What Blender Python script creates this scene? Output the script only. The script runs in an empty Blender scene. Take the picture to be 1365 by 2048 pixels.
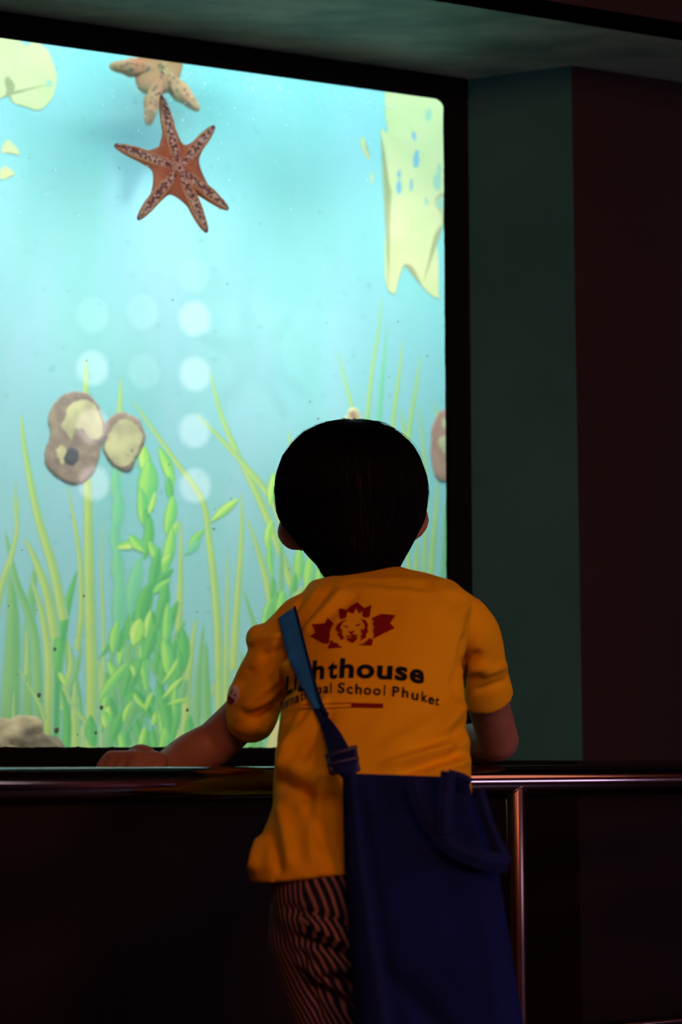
import bpy, bmesh, math, random
import numpy as np
from mathutils import Vector, Matrix, noise
from mathutils.bvhtree import BVHTree

random.seed(7)
rng = np.random.default_rng(7)
scene = bpy.context.scene
COL = scene.collection

# ---------------------------------------------------------------- camera
F, CX, CY, HORIZON = 3700.0, 682.5, 1024.0, 1500.0
PITCH = math.atan((HORIZON - CY) / F)
CAM = Vector((0.0, 0.0, 0.82))
SP, CP = math.sin(PITCH), math.cos(PITCH)
cam_d = bpy.data.cameras.new('camera')
cam_d.sensor_fit = 'HORIZONTAL'
cam_d.sensor_width, cam_d.sensor_height = 24.0, 36.0
cam_d.lens = F * 24.0 / 1365.0
cam_d.clip_start = 0.05
cam_d.dof.use_dof = True
cam_d.dof.focus_distance = 2.35
cam_d.dof.aperture_fstop = 4.0
cam = bpy.data.objects.new('camera', cam_d)
cam.location = CAM
cam.rotation_euler = (math.pi / 2 + PITCH, 0, 0)
COL.objects.link(cam)
scene.camera = cam

# ---------------------------------------------------------------- world, exposure
world = bpy.data.worlds.new('world')
scene.world = world
world.use_nodes = True
world.node_tree.nodes['Background'].inputs[0].default_value = (0.5, 0.35, 0.35, 1)
world.node_tree.nodes['Background'].inputs[1].default_value = 0.002
vs = scene.view_settings
vs.view_transform = 'Standard'
vs.look = 'None'
vs.exposure = 0.0
vs.gamma = 1.0
vs.use_curve_mapping = False

def area(name, loc, target, sx, sy, power, color):
    l = bpy.data.lights.new(name, 'AREA')
    l.shape = 'RECTANGLE'; l.size = sx; l.size_y = sy
    l.energy = power; l.color = color
    o = bpy.data.objects.new(name, l); COL.objects.link(o)
    o.location = loc
    o.rotation_euler = (Vector(target) - Vector(loc)).to_track_quat('-Z', 'Y').to_euler()
    return o

# ---------------------------------------------------------------- geometry of the place
TH = math.radians(21.4)                     # the window wall runs away to the right
U = Vector((math.cos(TH), math.sin(TH), 0))
N = Vector((math.sin(TH), -math.cos(TH), 0))   # out of the wall, into the hall
WO = Vector((0, 2.85, 0))
TANK = 0.50                                 # depth of water

def ray(px, py):
    xn, yn = (px - CX) / F, (CY - py) / F
    return Vector((xn, CP - yn * SP, SP + yn * CP))

def at(px, py, Y):
    d = ray(px, py)
    return CAM + d * (Y / d.y)

def hit(px, py, P0, n):
    d = ray(px, py)
    return CAM + d * ((P0 - CAM).dot(n) / d.dot(n))

def W(s, z, d=0.0):
    return WO + U * s + N * d + Vector((0, 0, z))

def win(px, py, d=0.0):
    P = hit(px, py, WO + N * d, N)
    return (P - WO).dot(U), P.z

def proj(co):
    x, y, z = co[:, 0], co[:, 1], co[:, 2] - CAM.z
    fw = y * CP + z * SP
    up = -y * SP + z * CP
    return CX + F * x / fw, CY - F * up / fw

# tank lamp: a real strip light under the tank lid; hall lamp: warm ceiling spot field
S_R, Z_TOP = win(888, 200)
_, Z_BOT = win(300, 1497)
Z_SOF = win(940, 160)[1]
tank_lamp = area('tank_strip_light', W(-0.35, Z_TOP + 0.60, -0.07), W(-0.35, 0.9, -0.42), 1.9, 0.10, 18.0, (1.0, 0.98, 0.92))
for s_ in (-1.0, -0.55, -0.1, 0.3):          # spots added under the lid to brighten the foot of the mural
    sl = bpy.data.lights.new('tank_fill_spot', 'SPOT'); sl.energy = 93.0; sl.spot_size = math.radians(54); sl.spot_blend = 1.0; sl.shadow_soft_size = 0.05; sl.color = (1.0, 0.99, 0.93)
    so = bpy.data.objects.new('tank_fill_spot', sl); COL.objects.link(so); so.location = W(s_, Z_TOP + 0.60, -0.07)
    so.rotation_euler = (W(s_ * 0.95, Z_BOT - 0.02, -TANK + 0.06) - so.location).to_track_quat('-Z', 'Y').to_euler()
hall_lamp = area('hall_light', (2.1, -3.0, 2.45), (0.1, 2.05, 0.9), 0.7, 0.7, 43.0, (1.0, 0.26, 0.10))
hall_lamp_3 = area('hall_side_light', (2.9, 1.15, 2.4), (0.2, 2.1, 0.9), 0.9, 0.9, 6.0, (1.0, 0.33, 0.2))
sl = bpy.data.lights.new('star_fill_spot', 'SPOT'); sl.energy = 95.0; sl.spot_size = math.radians(7.0); sl.spot_blend = 1.0; sl.shadow_soft_size = 0.03; sl.color = (1.0, 0.93, 0.88)  # added spot without a fixture, brightens the starfish on the glass
so = bpy.data.objects.new('star_fill_spot', sl); COL.objects.link(so); so.location = (-0.75, 0.0, 2.6)
so.rotation_euler = (W(*win(350, 330), 0) - so.location).to_track_quat('-Z', 'Y').to_euler()
hall_fill = area('hall_light', (0.2, -1.6, 2.70), (0.3, -1.6, 0.0), 1.2, 1.2, 40.0, (1.0, 0.42, 0.30))  # added light from above, brightens the hall walls that the rail mirrors

# ---------------------------------------------------------------- materials
def lin(c):
    return tuple(((v / 255) / 12.92 if v / 255 <= 0.04045 else ((v / 255 + 0.055) / 1.055) ** 2.4) for v in c) + (1.0,)

def mat(name, c1, c2=None, rough=0.6, metal=0.0, scale=20.0, bump=0.0, bscale=200.0, spec=0.5, detail=4.0, stretch=None, emit=None, lo=0.35, hi=0.65):
    m = bpy.data.materials.new(name); m.use_nodes = True
    nt = m.node_tree; b = nt.nodes['Principled BSDF']
    b.inputs['Roughness'].default_value = rough
    b.inputs['Metallic'].default_value = metal
    b.inputs['Specular IOR Level'].default_value = spec
    b.inputs['Base Color'].default_value = lin(c1)
    tc = nt.nodes.new('ShaderNodeTexCoord')
    src = tc.outputs['Object']
    if stretch:
        mp = nt.nodes.new('ShaderNodeMapping'); mp.inputs['Scale'].default_value = stretch
        nt.links.new(src, mp.inputs[0]); src = mp.outputs[0]
    if c2:
        nz = nt.nodes.new('ShaderNodeTexNoise'); nz.inputs['Scale'].default_value = scale; nz.inputs['Detail'].default_value = detail
        rp = nt.nodes.new('ShaderNodeValToRGB')
        rp.color_ramp.elements[0].position = lo; rp.color_ramp.elements[1].position = hi
        rp.color_ramp.elements[0].color = lin(c1); rp.color_ramp.elements[1].color = lin(c2)
        nt.links.new(src, nz.inputs['Vector']); nt.links.new(nz.outputs['Fac'], rp.inputs[0]); nt.links.new(rp.outputs[0], b.inputs['Base Color'])
    if bump:
        n2 = nt.nodes.new('ShaderNodeTexNoise'); n2.inputs['Scale'].default_value = bscale; n2.inputs['Detail'].default_value = 3
        bp = nt.nodes.new('ShaderNodeBump'); bp.inputs['Strength'].default_value = bump; bp.inputs['Distance'].default_value = 0.002
        nt.links.new(src, n2.inputs['Vector']); nt.links.new(n2.outputs['Fac'], bp.inputs['Height']); nt.links.new(bp.outputs[0], b.inputs['Normal'])
    if emit:
        b.inputs['Emission Color'].default_value = lin(emit[0]); b.inputs['Emission Strength'].default_value = emit[1]
    return m

M = {}
M['red_wall'] = mat('red_brown_plaster', (54, 46, 44), (48, 40, 38), 0.85, scale=3, bump=0.25, bscale=60, spec=0.2)
M['base'] = mat('black_brown_paint', (24, 15, 14), (17, 11, 11), 0.7, scale=4, spec=0.2)
M['splay'] = mat('grey_green_plaster', (68, 140, 134), (60, 128, 122), 0.85, scale=5, bump=0.3, bscale=40, spec=0.2)
M['soffit'] = mat('soffit_plaster', (178, 226, 188), (126, 184, 154), 0.6, scale=7, bump=0.35, bscale=30, spec=0.35, stretch=(1, 3, 1))
M['rubber'] = mat('black_sealant', (9, 13, 14), (6, 9, 10), 0.8, scale=30, bump=0.3, bscale=50, spec=0.12)
M['tank'] = mat('tank_paint', (150, 205, 214), (135, 195, 206), 0.8, scale=4)
M['sand'] = mat('tank_sand', (190, 185, 150), (150, 150, 120), 0.9, scale=60)
M['floor'] = mat('dark_floor', (40, 28, 26), (32, 22, 20), 0.4, scale=5)
M['ceil'] = mat('dark_ceiling', (34, 20, 20), (26, 16, 16), 0.9, scale=4)
M['hall'] = mat('hall_red_paint', (150, 84, 78), (132, 72, 68), 0.8, scale=2)
M['steel'] = mat('polished_steel', (150, 138, 138), (138, 126, 128), 0.11, 1.0, scale=90, stretch=(1, 1, 14))
M['steel_post'] = mat('satin_steel', (128, 104, 96), (112, 92, 86), 0.27, 1.0, scale=90, stretch=(14, 14, 1))
M['steel_rough'] = mat('weld_steel', (150, 140, 136), None, 0.3, 1.0, bump=0.5, bscale=300)
M['shirt'] = mat('yellow_cotton', (250, 196, 16), (246, 188, 10), 0.9, scale=8, bump=0.25, bscale=900, spec=0.15)
M['skin'] = mat('skin', (166, 124, 100), (156, 112, 90), 0.55, scale=40, bump=0.1, bscale=300, spec=0.35)
M['hair'] = mat('black_hair', (7, 7, 8), (4, 4, 5), 0.5, scale=60, spec=0.10)
M['strap'] = mat('blue_webbing', (44, 148, 250), (38, 138, 240), 0.7, scale=60, bump=0.4, bscale=700, spec=0.25)
M['bag'] = mat('navy_canvas', (7, 28, 96), (6, 24, 84), 0.85, scale=30, bump=0.4, bscale=800, spec=0.2)
M['bag_band'] = mat('navy_webbing', (7, 27, 90), (6, 23, 80), 0.75, scale=30, bump=0.4, bscale=700, spec=0.2)
M['buckle'] = mat('navy_plastic', (24, 28, 82), None, 0.35)
M['ink'] = mat('black_print', (12, 14, 26), None, 0.75, spec=0.2)
M['red_ink'] = mat('red_print', (138, 14, 22), None, 0.75, spec=0.2)
M['white_ink'] = mat('white_print', (235, 225, 220), None, 0.75, spec=0.2)
M['shoe'] = mat('dark_shoe', (30, 30, 36), None, 0.6)
M['eye'] = mat('eye', (25, 16, 12), None, 0.15)
M['star'] = mat('starfish_orange', (222, 150, 120), (196, 122, 98), 0.7, scale=45, bump=0.5, bscale=350, spec=0.2)
M['groove'] = mat('starfish_groove', (138, 92, 96), (252, 232, 218), 0.8, scale=210, bump=0.5, bscale=260, spec=0.2, detail=3, lo=0.46, hi=0.60)
M['ridge'] = mat('starfish_ridge', (244, 200, 148), (226, 168, 122), 0.7, scale=120, bump=0.4, bscale=400)
M['feet'] = mat('tube_feet', (245, 225, 215), None, 0.5)
M['dark_tip'] = mat('starfish_dark', (92, 62, 58), (120, 84, 72), 0.8, scale=90)
M['star2'] = mat('starfish_pale', (176, 116, 84), (166, 138, 96), 0.8, scale=30, spec=0.2)
M['star2_dot'] = mat('starfish_knob', (120, 104, 96), None, 0.8)
M['cream'] = mat('bare_cream_patch', (226, 224, 168), (214, 222, 158), 0.8, scale=16)
M['patch_blue'] = mat('print_blue', (120, 184, 216), None, 0.8)
M['patch_green'] = mat('print_grey_green', (168, 208, 186), None, 0.8)
M['growth'] = mat('brown_growth', (126, 110, 104), (162, 148, 128), 0.85, scale=40, bump=0.5, bscale=70)
M['growth_red'] = mat('red_brown_growth', (182, 140, 124), (166, 122, 108), 0.85, scale=30, bump=0.4, bscale=70)
M['growth_yel'] = mat('yellow_growth', (210, 214, 160), (176, 178, 138), 0.85, scale=30)
M['growth_dark'] = mat('dark_growth', (66, 70, 80), (86, 84, 88), 0.85, scale=40)
M['rock'] = mat('tank_rock', (88, 80, 62), (140, 132, 100), 0.9, scale=13, bump=0.6, bscale=50, lo=0.42, hi=0.58)
M['bubble'] = mat('bubble_white', (252, 254, 254), None, 0.7)
M['speck'] = mat('dark_speck', (150, 178, 168), None, 0.8)
M['lamp'] = mat('lamp_lens', (230, 230, 235), None, 0.4, emit=((255, 232, 240), 3.4))
M['lamp_dim'] = mat('lamp_lens_dim', (230, 230, 235), None, 0.4, emit=((226, 250, 226), 1.1))
M['lamp_body'] = mat('lamp_board', (18, 14, 16), None, 0.6)
M['display'] = mat('lit_display', (120, 110, 140), None, 0.4, emit=((226, 200, 255), 7.0))

def mural_material():
    m = bpy.data.materials.new('mural_print'); m.use_nodes = True
    nt = m.node_tree; b = nt.nodes['Principled BSDF']
    b.inputs['Roughness'].default_value = 0.8; b.inputs['Specular IOR Level'].default_value = 0.1
    tc = nt.nodes.new('ShaderNodeTexCoord')
    def nz(scale, stretch, detail):
        mp = nt.nodes.new('ShaderNodeMapping'); mp.inputs['Scale'].default_value = stretch
        n = nt.nodes.new('ShaderNodeTexNoise'); n.inputs['Scale'].default_value = scale; n.inputs['Detail'].default_value = detail
        nt.links.new(tc.outputs['Object'], mp.inputs[0]); nt.links.new(mp.outputs[0], n.inputs['Vector'])
        return n.outputs['Fac']
    def ramp(a, ca, c, cc):
        r = nt.nodes.new('ShaderNodeValToRGB')
        r.color_ramp.elements[0].position = a; r.color_ramp.elements[1].position = c
        r.color_ramp.elements[0].color = ca; r.color_ramp.elements[1].color = cc
        return r
    def mix(fac, a, c, mode='MIX'):
        x = nt.nodes.new('ShaderNodeMix'); x.data_type = 'RGBA'; x.blend_type = mode
        if isinstance(fac, float): x.inputs[0].default_value = fac
        else: nt.links.new(fac, x.inputs[0])
        nt.links.new(a, x.inputs[6]); nt.links.new(c, x.inputs[7])
        return x.outputs[2]
    r1 = ramp(0.3, lin((132, 208, 221)), 0.7, lin((163, 222, 230)))
    nt.links.new(nz(3.0, (1, 1, 0.6), 4), r1.inputs[0])
    r2 = ramp(0.42, lin((128, 211, 207)), 0.72, lin((162, 217, 238)))
    nt.links.new(nz(5.0, (1.5, 1.5, 0.35), 3), r2.inputs[0])
    c = mix(0.5, r1.outputs[0], r2.outputs[0])
    r3 = ramp(0.66, (0, 0, 0, 1), 0.74, (1, 1, 1, 1))
    nt.links.new(nz(60.0, (1, 1, 1), 3), r3.inputs[0])
    dark = nt.nodes.new('ShaderNodeRGB'); dark.outputs[0].default_value = lin((112, 178, 186))
    mul = nt.nodes.new('ShaderNodeMath'); mul.operation = 'MULTIPLY'; mul.inputs[1].default_value = 0.5
    nt.links.new(r3.outputs[0], mul.inputs[0])
    c = mix(mul.outputs[0], c, dark.outputs[0])
    nt.links.new(c, b.inputs['Base Color'])
    return m
M['mural'] = mural_material()

def leaf_material(name, ca, cb, ce=(138, 208, 200)):
    """flat print: one colour to the left of the leaf's midrib, another to the right, softly mixed"""
    m = bpy.data.materials.new(name); m.use_nodes = True
    nt = m.node_tree; b = nt.nodes['Principled BSDF']
    b.inputs['Roughness'].default_value = 0.8; b.inputs['Specular IOR Level'].default_value = 0.1
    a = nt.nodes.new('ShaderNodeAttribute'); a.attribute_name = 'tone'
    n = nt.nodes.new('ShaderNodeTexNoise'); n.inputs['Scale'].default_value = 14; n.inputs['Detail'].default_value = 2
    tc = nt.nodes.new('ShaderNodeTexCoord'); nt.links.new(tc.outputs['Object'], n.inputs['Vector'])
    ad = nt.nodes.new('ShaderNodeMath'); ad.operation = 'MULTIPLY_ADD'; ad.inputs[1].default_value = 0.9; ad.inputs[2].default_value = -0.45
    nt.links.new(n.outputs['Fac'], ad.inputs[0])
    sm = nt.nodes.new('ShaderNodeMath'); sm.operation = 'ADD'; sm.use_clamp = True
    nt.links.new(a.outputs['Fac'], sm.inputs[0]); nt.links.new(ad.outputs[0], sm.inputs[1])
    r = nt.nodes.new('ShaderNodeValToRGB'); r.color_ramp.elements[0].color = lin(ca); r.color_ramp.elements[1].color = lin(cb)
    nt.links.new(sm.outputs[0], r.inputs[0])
    e = nt.nodes.new('ShaderNodeAttribute'); e.attribute_name = 'edge'          # watercolour edge of the print
    mr = nt.nodes.new('ShaderNodeMapRange'); mr.interpolation_type = 'SMOOTHSTEP'; nt.links.new(e.outputs['Fac'], mr.inputs[0])
    mx = nt.nodes.new('ShaderNodeMix'); mx.data_type = 'RGBA'; nt.links.new(mr.outputs[0], mx.inputs[0])
    mx.inputs[6].default_value = lin(ce); nt.links.new(r.outputs[0], mx.inputs[7])
    nt.links.new(mx.outputs[2], b.inputs['Base Color'])
    return m
LEAF = [leaf_material('print_yellow_green', (150, 210, 132), (194, 230, 124)),
        leaf_material('print_mid_green', (112, 194, 126), (142, 210, 136)),
        leaf_material('print_bright_green', (106, 216, 128), (178, 244, 116), (112, 206, 140)),
        leaf_material('print_deep_green', (78, 184, 110), (120, 214, 116), (104, 200, 136)),
        leaf_material('print_sea_green', (112, 212, 172), (136, 226, 168), (124, 208, 190)),
        leaf_material('print_lime', (150, 234, 100), (208, 250, 146), (118, 210, 112))]

def glass_material():
    m = bpy.data.materials.new('pane_glass'); m.use_nodes = True
    nt = m.node_tree; nt.nodes.clear()
    out = nt.nodes.new('ShaderNodeOutputMaterial')
    t = nt.nodes.new('ShaderNodeBsdfTransparent'); t.inputs[0].default_value = (0.985, 1.0, 0.995, 1)
    g = nt.nodes.new('ShaderNodeBsdfGlossy'); g.inputs['Roughness'].default_value = 0.0
    fr = nt.nodes.new('ShaderNodeFresnel'); fr.inputs[0].default_value = 1.5
    mx = nt.nodes.new('ShaderNodeMixShader')
    nt.links.new(fr.outputs[0], mx.inputs[0]); nt.links.new(t.outputs[0], mx.inputs[1]); nt.links.new(g.outputs[0], mx.inputs[2])
    nt.links.new(mx.outputs[0], out.inputs[0])
    return m
M['glass'] = glass_material()

def bubble_material():
    m = bpy.data.materials.new('bubble_white'); m.use_nodes = True; nt = m.node_tree; nt.nodes.clear()
    out = nt.nodes.new('ShaderNodeOutputMaterial'); d = nt.nodes.new('ShaderNodeBsdfDiffuse'); t = nt.nodes.new('ShaderNodeBsdfTranslucent'); a = nt.nodes.new('ShaderNodeAddShader')
    d.inputs[0].default_value = (0.6, 0.62, 0.62, 1); t.inputs[0].default_value = (0.9, 0.95, 0.95, 1)
    nt.links.new(d.outputs[0], a.inputs[0]); nt.links.new(t.outputs[0], a.inputs[1]); nt.links.new(a.outputs[0], out.inputs[0])
    return m
M['bubble'] = bubble_material()

def stripe_material():
    m = bpy.data.materials.new('striped_cotton'); m.use_nodes = True
    nt = m.node_tree; b = nt.nodes['Principled BSDF']
    b.inputs['Roughness'].default_value = 0.9; b.inputs['Specular IOR Level'].default_value = 0.1
    a = nt.nodes.new('ShaderNodeAttribute'); a.attribute_name = 'around'
    s = nt.nodes.new('ShaderNodeMath'); s.operation = 'SINE'
    nt.links.new(a.outputs['Fac'], s.inputs[0])
    r = nt.nodes.new('ShaderNodeValToRGB')
    r.color_ramp.elements[0].position = 0.10; r.color_ramp.elements[0].color = lin((34, 36, 60))
    r.color_ramp.elements[1].position = 0.75; r.color_ramp.elements[1].color = lin((158, 118, 114))
    nt.links.new(s.outputs[0], r.inputs[0]); nt.links.new(r.outputs[0], b.inputs['Base Color'])
    return m
M['stripe'] = stripe_material()

# ---------------------------------------------------------------- object helpers
def link(o, parent=None):
    COL.objects.link(o)
    if parent: o.parent = parent
    return o

def tag(o, label=None, cat=None, group=None, kind=None):
    if label: o['label'] = label
    if cat: o['category'] = cat
    if group: o['group'] = group
    if kind: o['kind'] = kind
    return o

def mesh_obj(name, me, m, parent=None, smooth=False):
    me.materials.clear()
    for x in (m if isinstance(m, (list, tuple)) else [m]): me.materials.append(x)
    if smooth: me.polygons.foreach_set('use_smooth', [True] * len(me.polygons))
    o = bpy.data.objects.new(name, me)
    link(o, parent)
    if parent: o.matrix_parent_inverse = parent.matrix_world.inverted()
    return o

def py_obj(name, V, Fc, m, parent=None, smooth=False):
    me = bpy.data.meshes.new(name); me.from_pydata([tuple(v) for v in V], [], Fc); me.update()
    return mesh_obj(name, me, m, parent, smooth)

def bm_obj(name, bm, m, parent=None, smooth=False):
    me = bpy.data.meshes.new(name)
    bmesh.ops.recalc_face_normals(bm, faces=bm.faces)
    bm.to_mesh(me); bm.free()
    return mesh_obj(name, me, m, parent, smooth)

def empty(name, loc):
    o = bpy.data.objects.new(name, None); o.location = loc; link(o)
    o.empty_display_size = 0.05
    bpy.context.view_layer.update()
    return o

def prism(name, poly, z0, z1, m, parent=None, bevel=0.0):
    bm = bmesh.new()
    lo = [bm.verts.new((p[0], p[1], z0)) for p in poly]
    hi = [bm.verts.new((p[0], p[1], z1)) for p in poly]
    n = len(poly)
    bm.faces.new(lo[::-1]); bm.faces.new(hi)
    for i in range(n): bm.faces.new((lo[i], lo[(i + 1) % n], hi[(i + 1) % n], hi[i]))
    if bevel: bmesh.ops.bevel(bm, geom=bm.edges[:], offset=bevel, segments=2, affect='EDGES')
    return bm_obj(name, bm, m, parent)

def slab(name, s0, s1, d0, d1, z0, z1, m, parent=None, bevel=0.0):
    return prism(name, [W(s0, 0, d0), W(s1, 0, d0), W(s1, 0, d1), W(s0, 0, d1)], z0, z1, m, parent, bevel)

def catmull(P, k):
    P = np.asarray(P, float); out = []
    Q = np.vstack([2 * P[0] - P[1], P, 2 * P[-1] - P[-2]])
    for i in range(1, len(Q) - 2):
        for j in range(k):
            t = j / k
            a, b, c, d = Q[i - 1], Q[i], Q[i + 1], Q[i + 2]
            out.append(0.5 * (2 * b + (c - a) * t + (2 * a - 5 * b + 4 * c - d) * t * t + (3 * b - a - 3 * c + d) * t ** 3))
    out.append(P[-1])
    return np.array(out)

def ring_loft(rings):
    """closed mesh from rings of equal vertex count"""
    n = len(rings[0]); V = [p for r in rings for p in r]; Fc = []
    for i in range(len(rings) - 1):
        for j in range(n):
            a, b = i * n + j, i * n + (j + 1) % n
            Fc.append((a, b, b + n, a + n))
    Fc.append(tuple(range(n))[::-1]); Fc.append(tuple(range((len(rings) - 1) * n, len(rings) * n)))
    return [Vector(v) for v in V], Fc

def tube(pts, rads, n=14, k=4, flat=None, cap=True):
    """tapering tube along a smooth path; rads scalars; flat = (vector, factor) squashes the section along vector"""
    P = np.array([tuple(p) for p in pts], float)
    R = np.array(rads, float).reshape(-1, 1)
    Q = catmull(np.hstack([P, R]), k) if k > 1 else np.hstack([P, R])
    C = [Vector(q[:3]) for q in Q]; r = [max(q[3], 1e-4) for q in Q]
    T = [(C[min(i + 1, len(C) - 1)] - C[max(i - 1, 0)]).normalized() for i in range(len(C))]
    if cap:   # round the ends
        C0, C1, T0, T1, ra, rb = C[0], C[-1], T[0], T[-1], r[0], r[-1]
        pre = [(C0 - T0 * ra * math.sin(a), ra * math.cos(a)) for a in (1.45, 1.1, 0.6)]
        post = [(C1 + T1 * rb * math.sin(a), rb * math.cos(a)) for a in (0.6, 1.1, 1.45)]
        C = [p[0] for p in pre] + C + [p[0] for p in post]
        r = [p[1] for p in pre] + r + [p[1] for p in post]
        T = [T0] * 3 + T + [T1] * 3
    x = T[0].orthogonal().normalized(); rings = []
    for c, t, q in zip(C, T, r):
        x = (x - t * x.dot(t)).normalized(); y = t.cross(x)
        ring = []
        for j in range(n):
            a = 2 * math.pi * j / n
            o = x * math.cos(a) * q + y * math.sin(a) * q
            if flat: o -= flat[0] * o.dot(flat[0]) * (1 - flat[1])
            ring.append(c + o)
        rings.append(ring)
    return ring_loft(rings)

def ellipsoid(c, rx, ry, rz, rot=None, nu=20, nv=14):
    rings = []
    for i in range(1, nv):
        a = math.pi * i / nv
        ring = []
        for j in range(nu):
            b = 2 * math.pi * j / nu
            v = Vector((rx * math.sin(a) * math.cos(b), ry * math.sin(a) * math.sin(b), rz * math.cos(a)))
            ring.append(Vector(c) + (rot @ v if rot else v))
        rings.append(ring)
    return ring_loft(rings)

def fuse(name, pieces, voxel, smooth_it=4, factor=0.5):
    V, Fc = [], []
    for v, f in pieces:
        o = len(V); V += list(v); Fc += [tuple(i + o for i in q) for q in f]
    me = bpy.data.meshes.new(name); me.from_pydata([tuple(v) for v in V], [], Fc); me.update()
    bm = bmesh.new(); bm.from_mesh(me); bmesh.ops.recalc_face_normals(bm, faces=bm.faces); bm.to_mesh(me); bm.free()
    o = bpy.data.objects.new(name, me); COL.objects.link(o)
    r = o.modifiers.new('r', 'REMESH'); r.mode = 'VOXEL'; r.voxel_size = voxel
    if smooth_it:
        s = o.modifiers.new('s', 'SMOOTH'); s.iterations = smooth_it; s.factor = factor
    dg = bpy.context.evaluated_depsgraph_get()
    out = bpy.data.meshes.new_from_object(o.evaluated_get(dg))
    out.name = name
    bpy.data.objects.remove(o); bpy.data.meshes.remove(me)
    return out

def get_co(me):
    co = np.empty(len(me.vertices) * 3); me.vertices.foreach_get('co', co); return co.reshape(-1, 3)
def get_no(me):
    no = np.empty(len(me.vertices) * 3); me.vertices.foreach_get('normal', no); return no.reshape(-1, 3)
def set_co(me, co):
    me.vertices.foreach_set('co', co.reshape(-1)); me.update()

def bvh_of(me):
    return BVHTree.FromPolygons([v.co.copy() for v in me.vertices], [tuple(p.vertices) for p in me.polygons])

def ribbon(name, rows, thick, m, parent=None, smooth=True):
    """solid strip from rows of points across it (front faces the hall)"""
    nr, nc = len(rows), len(rows[0])
    V = [Vector(p) for r in rows for p in r]
    nor = []
    for i in range(nr):
        for j in range(nc):
            a = Vector(rows[min(i + 1, nr - 1)][j]) - Vector(rows[max(i - 1, 0)][j])
            b = Vector(rows[i][min(j + 1, nc - 1)]) - Vector(rows[i][max(j - 1, 0)])
            nor.append(a.cross(b).normalized())
    V2 = [v + q * thick for v, q in zip(V, nor)]
    k = len(V); Fc = []
    for i in range(nr - 1):
        for j in range(nc - 1):
            a = i * nc + j
            q = (a, a + 1, a + nc + 1, a + nc)
            Fc.append(q[::-1]); Fc.append(tuple(x + k for x in q))
    border = [i for i in range(nc)] + [i * nc + nc - 1 for i in range(1, nr)] + [(nr - 1) * nc + j for j in range(nc - 2, -1, -1)] + [i * nc for i in range(nr - 2, 0, -1)]
    for i in range(len(border)):
        a, b = border[i], border[(i + 1) % len(border)]
        Fc.append((a, b, b + k, a + k))
    bm = bmesh.new()
    vs_ = [bm.verts.new(v) for v in V + V2]
    for f in Fc:
        try: bm.faces.new([vs_[i] for i in f])
        except ValueError: pass
    return bm_obj(name, bm, m, parent, smooth)

# ================================================================ THE SETTING
FW = 0.037                                   # width of the black window frame
S_L = -1.25
s_fr = win(941, 900)[0]                      # outer edge of the frame, right
Qp = hit(1143, 131, Vector((0, 0, Z_SOF)), Vector((0, 0, 1)))     # splay meets the red wall
P_in = W(s_fr, 0)
fas = hit(860, 0, Vector((0, 0, Z_SOF)), Vector((0, 0, 1)))
D_F = (fas - WO).dot(N)                      # overhang of the soffit
print('Z_TOP', Z_TOP, 'Z_BOT', Z_BOT, 'Z_SOF', Z_SOF, 'S_R', S_R, 'D_F', D_F, 'Q', Qp, 'Pin', P_in)
HALL_H = 2.75
# red wall right of the splayed jamb, parallel to the window wall
q2 = Vector((Qp.x, Qp.y, 0)); q3 = q2 + U * 1.9
Z_LEDGE = at(1100, 1521, Qp.y).z
tag(prism('wall_right_panel', [q2, q3, q3 - N * 0.15, q2 - N * 0.15 + U * 0.02], 0, Z_SOF, M['red_wall']), kind='structure')
pi = Vector((P_in.x, P_in.y, 0))
tag(prism('wall_splayed_jamb', [pi, q2, q2 - N * 0.15 + U * 0.015, pi - N * 0.14 + U * 0.13], 0, Z_SOF, M['splay']), kind='structure')
tag(slab('wall_left_panel', S_L - 1.6, S_L - FW, -0.12, 0.0, 0, Z_SOF, M['red_wall']), kind='structure')
tag(slab('wall_soffit', S_L - 1.6, 2.4, -0.02, D_F + 0.06, Z_SOF, Z_SOF + 0.06, M['soffit']), kind='structure')
tag(slab('wall_fascia', S_L - 1.6, 2.4, D_F, D_F + 0.062, Z_SOF - 0.0, HALL_H, M['red_wall']), kind='structure')
# plinth under window and jamb, a little proud
sp = (q2 - pi).normalized(); sn = Vector((sp.y, -sp.x, 0))
PR = 0.03
a0 = W(S_L - 1.6, 0, PR); a1 = pi + N * PR; a2 = q2 + sn * PR; a3 = q3 + N * PR
Z_SILL = Z_BOT - FW
tag(prism('wall_below_window', [a0, a1, pi - N * 0.12, W(S_L - 1.6, 0, -0.12)], 0, Z_SILL, M['base']), kind='structure')
tag(prism('wall_below_jamb', [a1, a2, a3, q3, q2, pi], 0, Z_LEDGE, M['base']), kind='structure')
# hall shell
tag(prism('floor', [(-3.2, -3.8), (3.4, -3.8), (3.4, 4.6), (-3.2, 4.6)], -0.05, 0.0, M['floor']), kind='structure')
tag(prism('ceiling', [(-3.2, -3.8), (3.4, -3.8), (3.4, 4.6), (-3.2, 4.6)], HALL_H, HALL_H + 0.05, M['ceil']), kind='structure')
tag(prism('wall_back', [(-3.2, -3.8), (3.4, -3.8), (3.4, -3.7), (-3.2, -3.7)], 0, HALL_H, M['hall']), kind='structure')
tag(prism('wall_left', [(-3.2, -3.7), (-3.1, -3.7), (-3.1, 4.6), (-3.2, 4.6)], 0, HALL_H, M['hall']), kind='structure')
tag(prism('wall_right', [(3.3, -3.7), (3.4, -3.7), (3.4, 4.6), (3.3, 4.6)], 0, HALL_H, M['hall']), kind='structure')

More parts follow.
